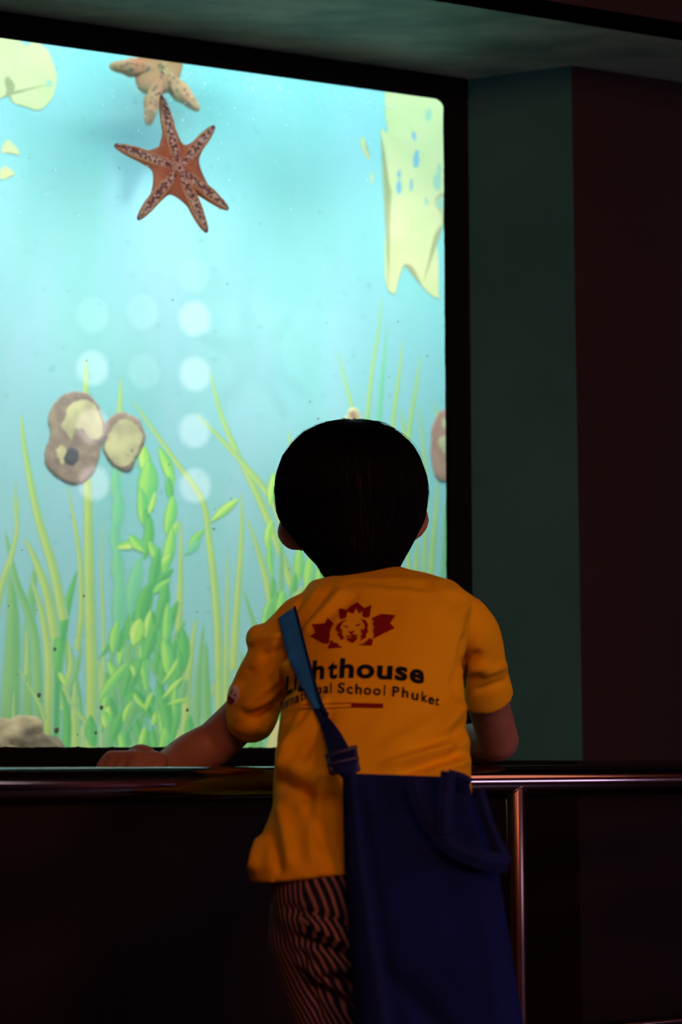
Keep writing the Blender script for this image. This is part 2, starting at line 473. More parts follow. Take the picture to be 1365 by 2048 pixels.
# window frame: black sealant strips and ragged lower edge, window pane
frame = empty('window_1', W((S_L + S_R) / 2, Z_SILL, 0)); tag(frame, kind='structure')
def frame_strip(name, s0, s1, z0, z1):
    return slab(name, s0, s1, -0.002, 0.007, z0, z1, M['rubber'], frame, 0.002)
frame_strip('frame_top', S_L - FW, s_fr, Z_TOP, Z_SOF - 0.0005)
frame_strip('frame_bottom', S_L - FW, s_fr, Z_SILL, Z_BOT)
frame_strip('frame_side', S_R, s_fr - 0.0005, Z_BOT, Z_TOP)
frame_strip('frame_side', S_L - FW, S_L, Z_BOT, Z_TOP)
# hand-cut sealant creeping up the glass along the sill and right edge, with a rounded top corner
def ragged(name, pts_a, pts_b):
    V = [W(s, z, 0.004) for s, z in pts_a] + [W(s, z, 0.004) for s, z in pts_b]
    V += [W(s, z, 0.0005) for s, z in pts_a] + [W(s, z, 0.0005) for s, z in pts_b]
    n = len(pts_a); Fc = []
    for i in range(n - 1):
        Fc += [(i, i + 1, n + i + 1, n + i), (2 * n + i, 3 * n + i, 3 * n + i + 1, 2 * n + i + 1), (n + i, n + i + 1, 3 * n + i + 1, 3 * n + i)]
    return py_obj(name, V, Fc, M['rubber'], frame)
A, B = [], []
for i in range(420):
    s = S_L + (S_R - S_L) * i / 419
    h = 0.0012 + 0.0022 * max(0, noise.noise((s * 30, 0, 1)) + 0.2) + 0.0018 * max(0, noise.noise((s * 160, 3, 1)))
    A.append((s, Z_BOT - 0.001)); B.append((s, Z_BOT + h))
ragged('sealant_edge', A, B)
A, B = [], []
for i in range(240):
    z = Z_BOT + (Z_TOP - Z_BOT) * i / 239
    h = 0.0012 + 0.0016 * max(0, noise.noise((z * 14, 7, 1)) + 0.1) + 0.0008 * max(0, noise.noise((z * 120, 3, 5)))
    A.append((S_R + 0.001, z)); B.append((S_R - h, z))
ragged('sealant_edge', A, B)
A, B = [], []
for i in range(13):
    a = math.pi / 2 * i / 12; R = 0.018
    A.append((S_R + 0.001, Z_TOP + 0.001)); B.append((S_R - R + R * math.sin(a), Z_TOP - R + R * math.cos(a)))
ragged('sealant_corner', A, B)
slab('pane', S_L - 0.01, S_R + 0.01, -0.010, -0.002, Z_BOT - 0.01, Z_TOP + 0.01, M['glass'], frame)

# tank shell
s_mr = win(972, 900, -TANK)[0]
T_R = max(s_mr + 0.02, S_R + 0.05)
T_L, T_T, T_B = S_L - 0.1, Z_TOP + 0.72, Z_BOT - 0.10
tag(slab('wall_tank_right', T_R, T_R + 0.03, -TANK, -0.021, T_B, T_T, M['tank']), kind='structure')
tag(slab('wall_tank_left', T_L - 0.03, T_L, -TANK, -0.021, T_B, T_T, M['tank']), kind='structure')
tag(slab('wall_tank_top', T_L - 0.03, T_R + 0.03, -TANK - 0.04, 0.0, T_T, T_T + 0.04, M['tank']), kind='structure')
tag(slab('wall_tank_header', T_L - 0.03, T_R + 0.03, -0.05, -0.021, Z_TOP + 0.0365, T_T, M['tank']), kind='structure')
tag(slab('floor_tank', T_L - 0.03, T_R + 0.03, -TANK - 0.04, -0.021, T_B - 0.03, T_B, M['sand']), kind='structure')

wm = bpy.data.materials.new('hazy_water'); wm.use_nodes = True; nt = wm.node_tree; nt.nodes.clear()
wo = nt.nodes.new('ShaderNodeOutputMaterial'); ws = nt.nodes.new('ShaderNodeVolumeScatter')
ws.inputs['Color'].default_value = (0.55, 0.95, 1.0, 1); ws.inputs['Density'].default_value = 0.22
nt.links.new(ws.outputs[0], wo.inputs['Volume'])
tag(slab('tank_water', T_L + 0.002, T_R - 0.002, -TANK + 0.0005, -0.0215, T_B + 0.002, Z_TOP + 0.06, wm), 'hazy pale blue water filling the aquarium behind the window', 'water', kind='stuff')

# ================================================================ THE MURAL AND WHAT IS ON IT
mural = empty('tank_mural', W((T_L + T_R) / 2, T_B, -TANK))
tag(mural, 'pale blue underwater mural with painted sea grass across the back of the tank', 'mural')
slab('backing_panel', T_L, T_R, -TANK - 0.04, -TANK, T_B, T_T, M['mural'], mural)

layer = [0]
def on_mural(px, py, lift=0.0):
    s, z = win(px, py, -TANK + lift)
    return W(s, z, -TANK + lift)

def leaf(name, spine, width, m, power=0.7, rootw=0.0, shift=0.0):
    """printed leaf: spine in photo pixels from tip to base, mapped to the mural wall; width in pixels"""
    layer[0] += 1
    lift = 0.0001 + 0.000002 * layer[0]
    S = catmull(spine, 6); n = len(S); V, tone, edge = [], [], []
    for i, p in enumerate(S):
        t = i / (n - 1)
        d = S[min(i + 1, n - 1)] - S[max(i - 1, 0)]; d = d / (np.linalg.norm(d) + 1e-9)
        w = width / 2 * ((math.sin(math.pi * min(1, t * (1 - rootw) )) ** power) if rootw == 0 else min(1, (t / 0.75) ** power))
        w = max(w, 0.4)
        nx, ny = -d[1] * w, d[0] * w
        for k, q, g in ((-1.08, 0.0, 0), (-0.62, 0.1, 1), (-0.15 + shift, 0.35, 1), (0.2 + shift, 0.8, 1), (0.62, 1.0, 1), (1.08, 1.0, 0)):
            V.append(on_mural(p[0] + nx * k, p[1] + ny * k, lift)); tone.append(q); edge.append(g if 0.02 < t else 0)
    Fc = []
    for i in range(n - 1):
        for j in range(5):
            a = i * 6 + j; Fc.append((a, a + 1, a + 7, a + 6))
    o = py_obj(name, V, Fc, m, mural)
    o.data.attributes.new('edge', 'FLOAT', 'POINT').data.foreach_set('value', [float(x) for x in edge])
    at_ = o.data.attributes.new('tone', 'FLOAT', 'POINT'); at_.data.foreach_set('value', tone)
    return o

B_ = 1520
# tall thin blades traced from the photograph (tip ... base)
BL = [
 ([(20,1120),(26,1250),(22,1400),(20,B_)], 46, 1), ([(72,1120),(60,1250),(62,1400),(60,B_)], 40, 1), ([(120,1235),(105,1330),(95,B_)], 30, 0),
 ([(154,1140),(128,1240),(108,1370),(100,B_)], 30, 3), ([(10,1060),(32,1160),(70,1280),(80,B_)], 22, 1),
 ([(37,985),(30,1080),(4,1170),(-12,1250)], 15, 0), ([(32,960),(30,1010),(34,1060),(20,1130)], 9, 0),
 ([(48,1072),(75,1130),(98,1200),(110,1275)], 22, 0), ([(60,1150),(85,1230),(98,1340),(95,B_)], 20, 0),
 ([(42,822),(50,900),(75,1030),(105,1130),(128,1240)], 20, 0), ([(134,965),(148,1040),(160,1120),(163,1220),(155,1300)], 13, 0),
 ([(173,712),(172,800),(176,980),(180,1200),(184,1380),(180,B_)], 26, 0), ([(242,752),(240,820),(236,900),(234,960)], 17, 0),
 ([(205,1030),(204,1150),(207,1300),(202,B_)], 8, 0), ([(228,1290),(215,1380),(210,B_)], 12, 1),
 ([(265,800),(300,850),(350,920),(405,1000),(420,1090),(432,1200),(437,1300),(440,B_)], 17, 0),
 ([(419,735),(440,820),(472,900),(520,1000),(560,1100),(590,1190),(610,1290)], 19, 0),
 ([(388,825),(430,865),(485,925),(520,965),(550,1010),(575,1080)], 15, 0),
 ([(362,1035),(362,1140),(358,1260),(362,1380),(360,B_)], 20, 0), ([(484,980),(484,1060),(478,1160),(470,1280),(468,1340)], 16, 0),
 ([(455,1100),(455,1200),(452,1350),(450,B_)], 11, 0), ([(495,1035),(515,1095),(535,1170),(552,1270)], 15, 0),
 ([(488,1180),(503,1230),(515,1270),(530,1330)], 13, 1), ([(560,1180),(556,1230),(545,1300),(550,1400)], 16, 0),
 ([(393,1232),(382,1310),(374,1400),(372,B_)], 22, 0), ([(412,1280),(412,1360),(418,B_)], 22, 1),
 ([(372,1240),(355,1275),(345,1330),(340,B_)], 16, 3), ([(165,1290),(150,1350),(135,1400),(135,B_)], 22, 1), ([(150,1360),(150,1420),(152,B_)], 20, 0),
 ([(135,1275),(142,1330),(132,1370),(128,1420)], 17, 0), ([(52,1255),(54,1300),(52,1350)], 9, 0), ([(28,1380),(27,1430),(28,B_)], 8, 0),
 ([(35,1335),(60,1375),(80,1410),(90,1440)], 9, 0), ([(118,1345),(140,1400),(160,1430),(178,1450)], 8, 0), ([(122,1372),(135,1440),(130,B_)], 18, 3),
 ([(765,590),(758,660),(745,740),(735,840),(730,900)], 9, 0), ([(775,650),(768,730),(760,820),(752,900)], 10, 4), ([(806,676),(800,740),(790,820),(782,900)], 9, 0),
 ([(843,705),(834,770),(822,840),(812,920)], 10, 0), ([(675,698),(690,760),(705,815),(712,860)], 8, 0), ([(802,815),(808,860),(818,920)], 8, 0),
 ([(838,808),(845,870),(852,960),(850,1060)], 8, 0), ([(870,805),(875,830),(880,870)], 7, 0), ([(576,858),(582,885),(592,930)], 8, 0),
 ([(876,958),(872,1030),(866,1100),(860,1200)], 13, 0), ([(834,1075),(834,1120),(832,1200)], 12, 0), ([(892,1000),(890,1080),(884,1200)], 9, 1),
 ([(855,985),(852,1060),(848,1150)], 9, 0), ([(815,1090),(818,1140),(812,1220)], 14, 0),
]
for i in range(34):
    x = -30 + i * 17 + rng.uniform(-8, 8); h = rng.uniform(90, 300)
    leaf('grass_blade', [(x + rng.uniform(-26, 26), B_ - h), (x + rng.uniform(-8, 8), B_ - h * 0.5), (x, B_)], rng.uniform(14, 30), LEAF[int(rng.choice([0, 1, 1, 4]))], 0.55, 1.0)
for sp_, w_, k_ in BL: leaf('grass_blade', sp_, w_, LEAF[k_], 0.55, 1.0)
for i in range(44):       # the thicket goes on to the left and behind the boy
    x = rng.uniform(560, 930) if i % 2 else rng.uniform(-420, -20)
    h = rng.uniform(120, 480); k = int(rng.integers(0, 3)); k = (0, 1, 0)[k]
    leaf('grass_blade', [(x + rng.uniform(-50, 50), B_ - h), (x + rng.uniform(-12, 12), B_ - h * 0.5), (x, B_)], rng.uniform(12, 26), LEAF[k], 0.55, 1.0)

# ribbon weeds: twisted chains of pointed leaves
LV = [
 ((232,935),(236,1010),24,4), ((238,985),(232,1060),30,4), ((230,1050),(236,1110),26,4), ((234,1095),(240,1180),30,4), ((240,1150),(236,1260),34,4),
 ((288,895),(296,950),28,5), ((298,925),(288,1010),44,2), ((310,985),(298,1026),13,5), ((282,980),(284,1040),24,2), ((290,1020),(300,1080),22,3), ((300,1040),(290,1110),24,3),
 ((236,1094),(280,1085),20,5), ((262,1072),(285,1100),24,2), ((300,1085),(320,1130),22,2),
 ((320,898),(345,968),24,2), ((338,955),(344,1000),18,3), ((346,995),(334,1060),26,2), ((356,1045),(335,1085),18,5), ((345,1060),(330,1140),26,2),
 ((406,1062),(380,1094),17,2), ((400,1080),(374,1106),16,4), ((475,1000),(428,1038),19,5),
 ((340,1110),(312,1145),18,5), ((345,1140),(312,1165),17,3), ((340,1160),(308,1185),18,2), ((318,1100),(302,1180),24,3), ((334,1170),(318,1240),26,3),
 ((335,1210),(330,1290),20,2), ((328,1280),(334,1340),26,2), ((280,1120),(262,1220),34,4), ((300,1170),(280,1240),36,3),
 ((548,948),(540,1005),20,5), ((544,1042),(534,1090),16,5), ((541,1085),(545,1150),15,2), ((546,1155),(543,1195),13,3), ((543,1200),(532,1250),20,2),
 ((600,1095),(596,1160),22,2), ((622,1110),(614,1180),24,2), ((592,1150),(584,1210),16,3), ((640,1130),(634,1190),20,2),
 ((302,1222),(292,1270),14,5), ((280,1240),(268,1285),34,5), ((236,1245),(226,1300),22,2), ((355,1320),(328,1362),10,5), ((366,1355),(330,1392),12,5),
 ((373,1398),(338,1408),9,5), ((262,1405),(248,1440),12,5), ((268,1388),(290,1415),12,5), ((305,1385),(292,1418),12,5), ((310,1425),(305,1450),14,5),
 ((218,1415),(210,1450),26,5), ((290,1455),(280,1500),14,5), ((262,1330),(268,1350),10,5), ((118,1345),(130,1368),14,5), ((205,1420),(215,1450),12,2),
]
def vine(a, b, w, k):
    mx, my = (a[0] + b[0]) / 2 + rng.uniform(-3, 3), (a[1] + b[1]) / 2
    a = (a[0] + (a[0] - mx) * .18, a[1] + (a[1] - my) * .18); b = (b[0] + (b[0] - mx) * .3, b[1] + (b[1] - my) * .3)
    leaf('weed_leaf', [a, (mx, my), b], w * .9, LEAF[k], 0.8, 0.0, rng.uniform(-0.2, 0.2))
for i in range(90):   # the dense bush at the foot of the ribbon weed, deep greens first
    x, y = rng.normal(285, 42), rng.uniform(1215, 1500)
    a = rng.normal(0, 0.35); l = rng.uniform(40, 95)
    vine((x + math.sin(a) * l / 2, y - l / 2), (x - math.sin(a) * l / 2, y + l / 2), rng.uniform(14, 30), int(rng.choice([3, 3, 3, 2, 1])))
for a, b, w, k in LV: vine(a, b, w, k)
for i in range(26):   # a second bush behind the boy's back and arm
    x, y = rng.normal(600, 60), rng.uniform(1180, 1500)
    a = rng.normal(0, 0.35); l = rng.uniform(40, 90)
    vine((x + math.sin(a) * l / 2, y - l / 2), (x - math.sin(a) * l / 2, y + l / 2), rng.uniform(14, 28), int(rng.choice([3, 2, 0])))

def outline_smooth(P, k=5, jag=0.0):
    P = list(P); Q = catmull(P + [P[0]], k)[:-1]
    if jag:
        for i, q in enumerate(Q): Q[i] = q + jag * np.array([noise.noise((q[0] * 0.12, q[1] * 0.12, 1)) + .6 * noise.noise((q[0] * 0.4, q[1] * 0.4, 1)), noise.noise((q[0] * 0.12, q[1] * 0.12, 9)) + .6 * noise.noise((q[0] * 0.4, q[1] * 0.4, 9))])
    return Q

def flat_patch(name, P, m, lift, parent, k=4, jag=2.0):
    Q = outline_smooth(P, k, jag)
    bm = bmesh.new()
    f = bm.faces.new([bm.verts.new(on_mural(x, y, lift)) for x, y in Q])
    bmesh.ops.triangulate(bm, faces=[f])
    return bm_obj(name, bm, m, parent)

z4 = lambda x, y: (700 + x / 4.552, 170 + y / 4.552)
flat_patch('bare_patch', [z4(*p) for p in [(320,-60),(600,-40),(960,-30),(960,950),(875,960),(775,1040),(800,1130),(865,1210),(800,1320),(775,1370),(800,1560),(810,1900),(790,1940),(660,1840),(600,1690),(540,1630),(480,1650),(440,1790),(410,1900),(340,1840),(320,1560),(335,1160),(385,1000),(360,900),(340,740),(310,560),(290,400),(350,440),(320,220)]], M['cream'], 0.0009, mural)
flat_patch('bare_patch', [z4(*p) for p in [(95,480),(130,480),(145,590),(180,640),(175,690),(150,650),(110,580)]], M['cream'], 0.0009, mural)
flat_patch('bare_patch', [z4(*p) for p in [(190,800),(215,810),(210,890),(190,890)]], M['cream'], 0.0009, mural)
for cx, cy, rx, ry, mm in [(450,930,24,70,'patch_blue'),(448,810,18,45,'patch_blue'),(585,465,18,45,'patch_blue'),(605,680,28,80,'patch_blue'),(562,910,12,62,'patch_blue'),(800,880,38,80,'patch_green'),(815,770,18,60,'patch_green'),(840,1075,45,55,'patch_green'),(700,1060,16,40,'patch_green'),(720,270,22,60,'patch_green')]:
    flat_patch('print_remnant', [z4(cx + rx * math.cos(t), cy + ry * math.sin(t)) for t in np.linspace(0, 2 * math.pi, 9)[:-1]], M[mm], 0.0011, mural, 3, 3)
flat_patch('bare_patch', [(-40,60),(20,70),(55,92),(62,78),(95,100),(112,140),(113,165),(105,195),(88,215),(70,220),(48,212),(25,205),(22,190),(30,170),(14,152),(9,165),(12,185),(0,196),(-40,200)], M['cream'], 0.0009, mural)
flat_patch('bare_patch', [(3,295),(14,280),(22,283),(37,300),(36,310),(20,305),(5,306)], M['cream'], 0.0009, mural)
flat_patch('bare_patch', [(0,340),(10,332),(28,345),(24,352),(10,358),(0,356)], M['cream'], 0.0009, mural)
flat_patch('print_remnant', [(92,160),(103,160),(105,172),(94,172)], M['patch_green'], 0.0011, mural, 3, 1)
flat_patch('bare_patch', [(540,1455),(562,1440),(590,1440),(590,1520),(535,1520)], M['cream'], 0.0009, mural)

def growth(name, P, label, cat, depth, m, spots):
    """low domed growth on the mural wall, traced outline, real thickness"""
    Q = outline_smooth(P, 5, 2.0); c = Q.mean(axis=0); n = len(Q)
    root = empty(name, on_mural(c[0], c[1], 0.001)); tag(root, label, cat)
    V, Fc = [], []
    lev = [(1.0, 0.0), (0.985, 0.5), (0.95, 0.85), (0.8, 1.0), (0.5, 1.0), (0.2, 1.0)]
    for s, h in lev:
        for q in Q:
            p = c + (q - c) * s
            V.append(on_mural(p[0], p[1], 0.001 + depth * h * (1 + 0.05 * noise.noise((p[0] * 0.05, p[1] * 0.05, 3)))))
    for i in range(len(lev) - 1):
        for j in range(n):
            Fc.append((i * n + j, i * n + (j + 1) % n, (i + 1) * n + (j + 1) % n, (i + 1) * n + j))
    Fc.append(tuple(range((len(lev) - 1) * n, len(lev) * n)))
    py_obj('crust', V, Fc, m, root, True)
    for nm, pts, mm, lf in spots:
        R = outline_smooth(pts, 8, 3.2 if 'yellow' in nm else 2.0)
        cc = R.mean(axis=0); V = []; k = len(R)
        for s, h in ((1.0, 0.0), (0.93, 1.0), (0.5, 1.0)):
            for q in R:
                p = cc + (q - cc) * s
                V.append(on_mural(p[0], p[1], 0.001 + depth * (1.08 + lf * h)))
        Fc = [(i * k + j, i * k + (j + 1) % k, (i + 1) * k + (j + 1) % k, (i + 1) * k + j) for i in range(2) for j in range(k)] + [tuple(range(2 * k, 3 * k))]
        py_obj(nm, V, Fc, M[mm], root, True)
    return root
circ = lambda x, y, rx, ry=None: [(x + rx * math.cos(t), y + (ry or rx) * math.sin(t)) for t in np.linspace(0, 2 * math.pi, 9)[:-1]]
growth('wall_growth', [(150,782),(178,789),(196,810),(205,835),(213,858),(207,880),(200,905),(193,935),(176,958),(150,968),(122,958),(97,938),(89,915),(92,893),(100,872),(98,850),(97,830),(108,808),(126,790)],
       'large two-lobed brown growth with a dark round hole on the mural', 'growth', 0.0016, M['growth'],
       [('yellow_area', [(135,812),(160,800),(186,806),(202,838),(204,868),(186,880),(166,862),(150,860),(142,878),(130,862),(121,852),(130,836)], 'growth_yel', 0.10),
        ('yellow_area', [(112,900),(122,890),(132,900),(130,915),(125,932),(116,915)], 'growth_yel', 0.10),
        ('dark_hole', [(132,904),(142,896),(155,900),(158,914),(152,928),(138,930),(128,918)], 'growth_dark', 0.2)])
growth('wall_growth', [(245,823),(262,830),(276,838),(288,858),(291,875),(284,898),(272,918),(262,940),(242,940),(226,930),(212,912),(206,893),(212,870),(213,845),(228,829)],
       'smaller pale green growth with brown rim beside the two-lobed one', 'growth', 0.0016, M['growth'],
       [('yellow_area', [(232,846),(248,838),(268,846),(283,868),(279,898),(262,926),(243,932),(222,920),(211,898),(218,868)], 'growth_yel', 0.1), ('dark_hole', circ(264, 900, 3), 'growth_dark', 0.3)])
growth('wall_growth', [(880,822),(900,820),(925,850),(935,890),(925,935),(900,960),(880,962),(870,945),(863,915),(862,885),(866,850)],
       'oval red-brown growth half hidden by the right edge of the window', 'growth', 0.0016, M['growth_red'],
       [('yellow_area', [(884,838),(896,835),(898,850),(888,855)], 'growth_yel', 0.12), ('yellow_area', [(875,885),(885,872),(896,880),(890,905),(880,895)], 'growth_yel', 0.12)])
growth('wall_growth', [(690,835),(700,818),(712,816),(722,830),(726,855),(720,880),(695,880),(684,858)],
       'small pale growth peeping out above the boy\'s head', 'growth', 0.0016, M['growth_yel'],
       [('red_area', [(700,825),(710,822),(714,840),(704,842)], 'growth_red', 0.1)])
# rock in the lower left corner
rk = []
rc = on_mural(38, 1462, 0.03)
for dx, dz, r in [(0, -0.045, .060), (-.055, -0.05, .055), (.035, -.05, .045), (.012, .0, .030), (-.02, -.012, .034), (.05, -.03, .028), (-.09, -.055, .05)]:
    rk.append(ellipsoid(rc + U * dx + Vector((0, 0, dz)), r, 0.022, r * 0.95, None, 14, 10))
me = fuse('rock', rk, 0.006, 3)
co, no = get_co(me), get_no(me)
set_co(me, co + no * np.array([0.009 * noise.noise(Vector(c) * 28) + 0.005 * noise.noise(Vector(c) * 80) for c in co])[:, None])
tag(mesh_obj('rock', me, M['rock'], None, True), 'mottled brown and cream rock in the lower left corner of the tank', 'rock')

# ================================================================ STARFISH
def starfish(name, label, cpx, tips, valleys, d, m, underside, rbase, thick):
    c = W(*win(*cpx, d), d); root = empty(name, c); tag(root, label, 'starfish')
    cc = np.array(cpx, float); O_ = []
    T = [W(*win(*t, d), d) for t in tips]
    k = len(tips)
    for a in range(k):
        t = np.array(tips[a], float) - cc; L = np.linalg.norm(t); e2 = t / L; n2 = np.array([-e2[1], e2[0]])
        hw_ = rbase * F / 2.75
        va, vb = np.array(valleys[a - 1], float), np.array(valleys[a], float)
        O_ += [va, cc + t * 0.52 - n2 * hw_ * .98, cc + t * 0.72 - n2 * hw_ * .82, cc + t * 0.90 - n2 * hw_ * .56, cc + t * 0.985 - n2 * hw_ * .25, cc + t * 0.985 + n2 * hw_ * .25, cc + t * 0.90 + n2 * hw_ * .56, cc + t * 0.72 + n2 * hw_ * .82, cc + t * 0.52 + n2 * hw_ * .98]
    Q = catmull(O_ + [O_[0]], 4)[:-1]; n_ = len(Q)
    lev = (1.0, .985, .95, .90, .83, .75, .66, .56, .46, .36, .26, .16, .06)
    V_, F_ = [], []
    for sg in (1, -1):
        base = len(V_)
        for s_ in lev:
            h = thick * (1 - s_ ** 3) ** 0.5
            for q in Q:
                p = cc + (q - cc) * s_; V_.append(W(*win(p[0], p[1], d), d) + N * h * sg)
        for i_ in range(len(lev) - 1):
            for j_ in range(n_):
                f_ = (base + i_ * n_ + j_, base + i_ * n_ + (j_ + 1) % n_, base + (i_ + 1) * n_ + (j_ + 1) % n_, base + (i_ + 1) * n_ + j_)
                F_.append(f_ if sg < 0 else f_[::-1])
        e_ = tuple(range(base + (len(lev) - 1) * n_, base + len(lev) * n_)); F_.append(e_ if sg < 0 else e_[::-1])
    bm = bmesh.new(); vs_ = [bm.verts.new(v) for v in V_]
    for f in F_: bm.faces.new([vs_[q] for q in f])
    bmesh.ops.remove_doubles(bm, verts=bm.verts, dist=1e-6); bmesh.ops.recalc_face_normals(bm, faces=bm.faces)
    me = bpy.data.meshes.new('body'); bm.to_mesh(me); bm.free()
    b = mesh_obj('body', me, m, root, True)
    bv = bvh_of(me)
    def surf(p):
        h = bv.ray_cast(p + N * 0.1, -N)
        return h[0] if h[0] else p
    rnd = random.Random(3)
    for q in T:
        v = q - c; L = v.length; e = v.normalized(); side = e.cross(N).normalized()
        if underside:
            rows = []
            for i in range(22):
                t = 0.10 + 0.86 * i / 21; w = rbase * (0.62 if t < 0.75 else 0.62 * max(0.15, (1 - t) / 0.25)) * (0.9 + 0.2 * rnd.random()) * (0.7 + 0.3 * min(1, t * 3))
                rows.append([surf(c + v * t + side * (w * k)) + N * (0.0012 if abs(k) < 0.9 else -0.0005) - N * (0.0012 if k == 0 else 0) for k in (-1, -0.55, 0, 0.55, 1)])
            Vs = [p for r in rows for p in r]; Fc = [(i * 5 + j, i * 5 + j + 1, i * 5 + j + 6, i * 5 + j + 5) for i in range(21) for j in range(4)]
            py_obj('arm_groove', Vs, Fc, M['groove'], root, True)
            for sd in (-1, 1):
                pts = [surf(c + v * t + side * (rbase * sd * 0.70 * (1 if t < 0.7 else max(.25, (1.04 - t) / 0.34)))) + N * .0002 for t in (.2, .35, .5, .65, .8, .93)]
                t_ = tube(pts, [.0010, .0016, .0018, .0017, .0014, .0009], 8, 3); py_obj('arm_ridge', t_[0], t_[1], M['ridge'], root, True)
            bmf = bmesh.new()
            for i in range(70):
                t = rnd.uniform(0.06, 0.98); k = rnd.choice((-1, 1)) * rnd.uniform(0.45, 1.05)
                p = surf(c + v * t + side * (rbase * 0.6 * k * (1 if t < 0.75 else (1.06 - t) / 0.31))) + N * 0.0010
                bmesh.ops.create_icosphere(bmf, subdivisions=1, radius=rnd.uniform(0.0007, 0.0016), matrix=Matrix.Translation(p))
            fo = bm_obj('tube_feet', bmf, M['feet'], root, True); fo['kind'] = 'stuff'
            tp = ellipsoid(q - e * rbase * 0.30 , rbase * 0.34, rbase * 0.30, rbase * 0.34, None, 10, 8)
            py_obj('arm_tip', tp[0], tp[1], M['dark_tip'], root, True)
        else:
            for i in range(16):
                p = surf(c + v * rnd.uniform(0.02, 0.9) + side * rbase * rnd.uniform(-0.5, 0.5))
                s = ellipsoid(p, 0.0022, 0.0022, 0.0022, None, 8, 6); py_obj('knob', s[0], s[1], M['star2_dot'], root, True)
    if underside:
        mt = ellipsoid(surf(c), 0.0042, 0.0030, 0.0042, None, 10, 8); py_obj('mouth', mt[0], mt[1], M['dark_tip'], root, True)
        for i in range(14):
            a = 2 * math.pi * i / 14 + rnd.uniform(-.2, .2); dr = U * math.cos(a) + Vector((0, 0, math.sin(a)))
            p0, p1 = surf(c + dr * 0.003) + N * 0.002, surf(c + dr * rnd.uniform(0.008, 0.012)) + N * 0.002
            t_ = tube([p0, p0.lerp(p1, .5) + N * .0012, p1], [.0009, .0008, .0005], 6, 2); py_obj('mouth_spine', t_[0], t_[1], M['feet'], root, True)
        # tuft of feelers on the raised arm
        q = T[0]; bmf = bmesh.new()
        for i in range(12):
            a = rnd.uniform(0.2, math.pi - 0.2); dr = U * math.cos(a) + Vector((0, 0, math.sin(a))) + N * rnd.uniform(-.3, .5)
            t_ = tube([q, q + dr * 0.006, q + dr * rnd.uniform(.007, .011)], [.0006, .0004, .0002], 5, 1)
            vv = [bmf.verts.new(v) for v in t_[0]]
            for f in t_[1]: bmf.faces.new([vv[i] for i in f])
        fo = bm_obj('feelers', bmf, M['feet'], root, True); fo['kind'] = 'stuff'
    return root
starfish('starfish', 'six-armed orange starfish clinging to the glass, grooved underside showing', (355, 340),
         [(323,192),(429,252),(457,419),(414,465),(276,439),(229,290)],
         [(366,288),(399,328),(389,386),(343,390),(305,344),(318,293)], -0.021, M['star'], True, 0.0108, 0.0085)
starfish('starfish', 'pale blurred starfish on the mural at the top edge, behind the six-armed one', (318, 140),
         [(218,132),(296,252),(399,222),(425,60),(315,20)], [(276,178),(338,186),(366,132),(362,84),(276,108)], -TANK + 0.075, M['star2'], False, 0.0122, 0.012)

# ================================================================ BUBBLES AND SPECKS ON THE GLASS
bmf = bmesh.new()
def bub(px, py, r):
    s, z = win(px, py, -0.0115)
    if z < Z_TOP - 0.002: bmesh.ops.create_icosphere(bmf, subdivisions=1, radius=r, matrix=Matrix.Translation(W(s, z, -0.0115)))
for i in range(150):
    x = rng.uniform(360, 800); y = 118 + (x - 300) * 0.135 + abs(rng.normal(0, 1)) * 26 + 6
    bub(x, y, rng.uniform(0.0006, 0.0017))
for i in range(60):
    bub(rng.normal(350, 60), rng.normal(215, 50), rng.uniform(0.0004, 0.001))
for i in range(40):
    bub(rng.uniform(0, 880), rng.uniform(140, 520), rng.uniform(0.0004, 0.0009))
for x, y, r in [(365,240,.0016),(372,150,.0016),(392,135,.0015),(378,258,.001),(462,153,.0014)]: bub(x, y, r)
o = bm_obj('air_bubbles', bmf, M['bubble'], None, True)
tag(o, 'tiny white air bubbles clinging to the inside of the glass near the top', 'bubbles', kind='stuff')
bmf = bmesh.new()
for i in range(150):
    s, z = win(rng.uniform(0, 890), rng.uniform(300, 1490), -0.0108)
    if z < Z_TOP - 0.01:
        bmesh.ops.create_icosphere(bmf, subdivisions=1, radius=float(rng.choice([.0005, .0006, .0008, .0011])), matrix=Matrix.Translation(W(s, z, -0.0108)) @ Matrix.Diagonal((1, .3, rng.uniform(0.8, 2.0), 1)))
for x, y, r in [(168,1192,.0022),(110,1298,.003),(78,1390,.004),(113,1460,.005),(192,1465,.003),(203,1415,.004),(428,1058,.002),(620,803,.0015),(637,838,.0018),(375,1420,.003)]:
    s, z = win(x, y, -0.0108)
    bmesh.ops.create_icosphere(bmf, subdivisions=2, radius=r * .75, matrix=Matrix.Translation(W(s, z, -0.0108)) @ Matrix.Diagonal((1, .2, 1.3, 1)))
o = bm_obj('algae_specks', bmf, M['speck'], None, True)
tag(o, 'small dark algae specks scattered over the inside of the glass', 'specks', kind='stuff')

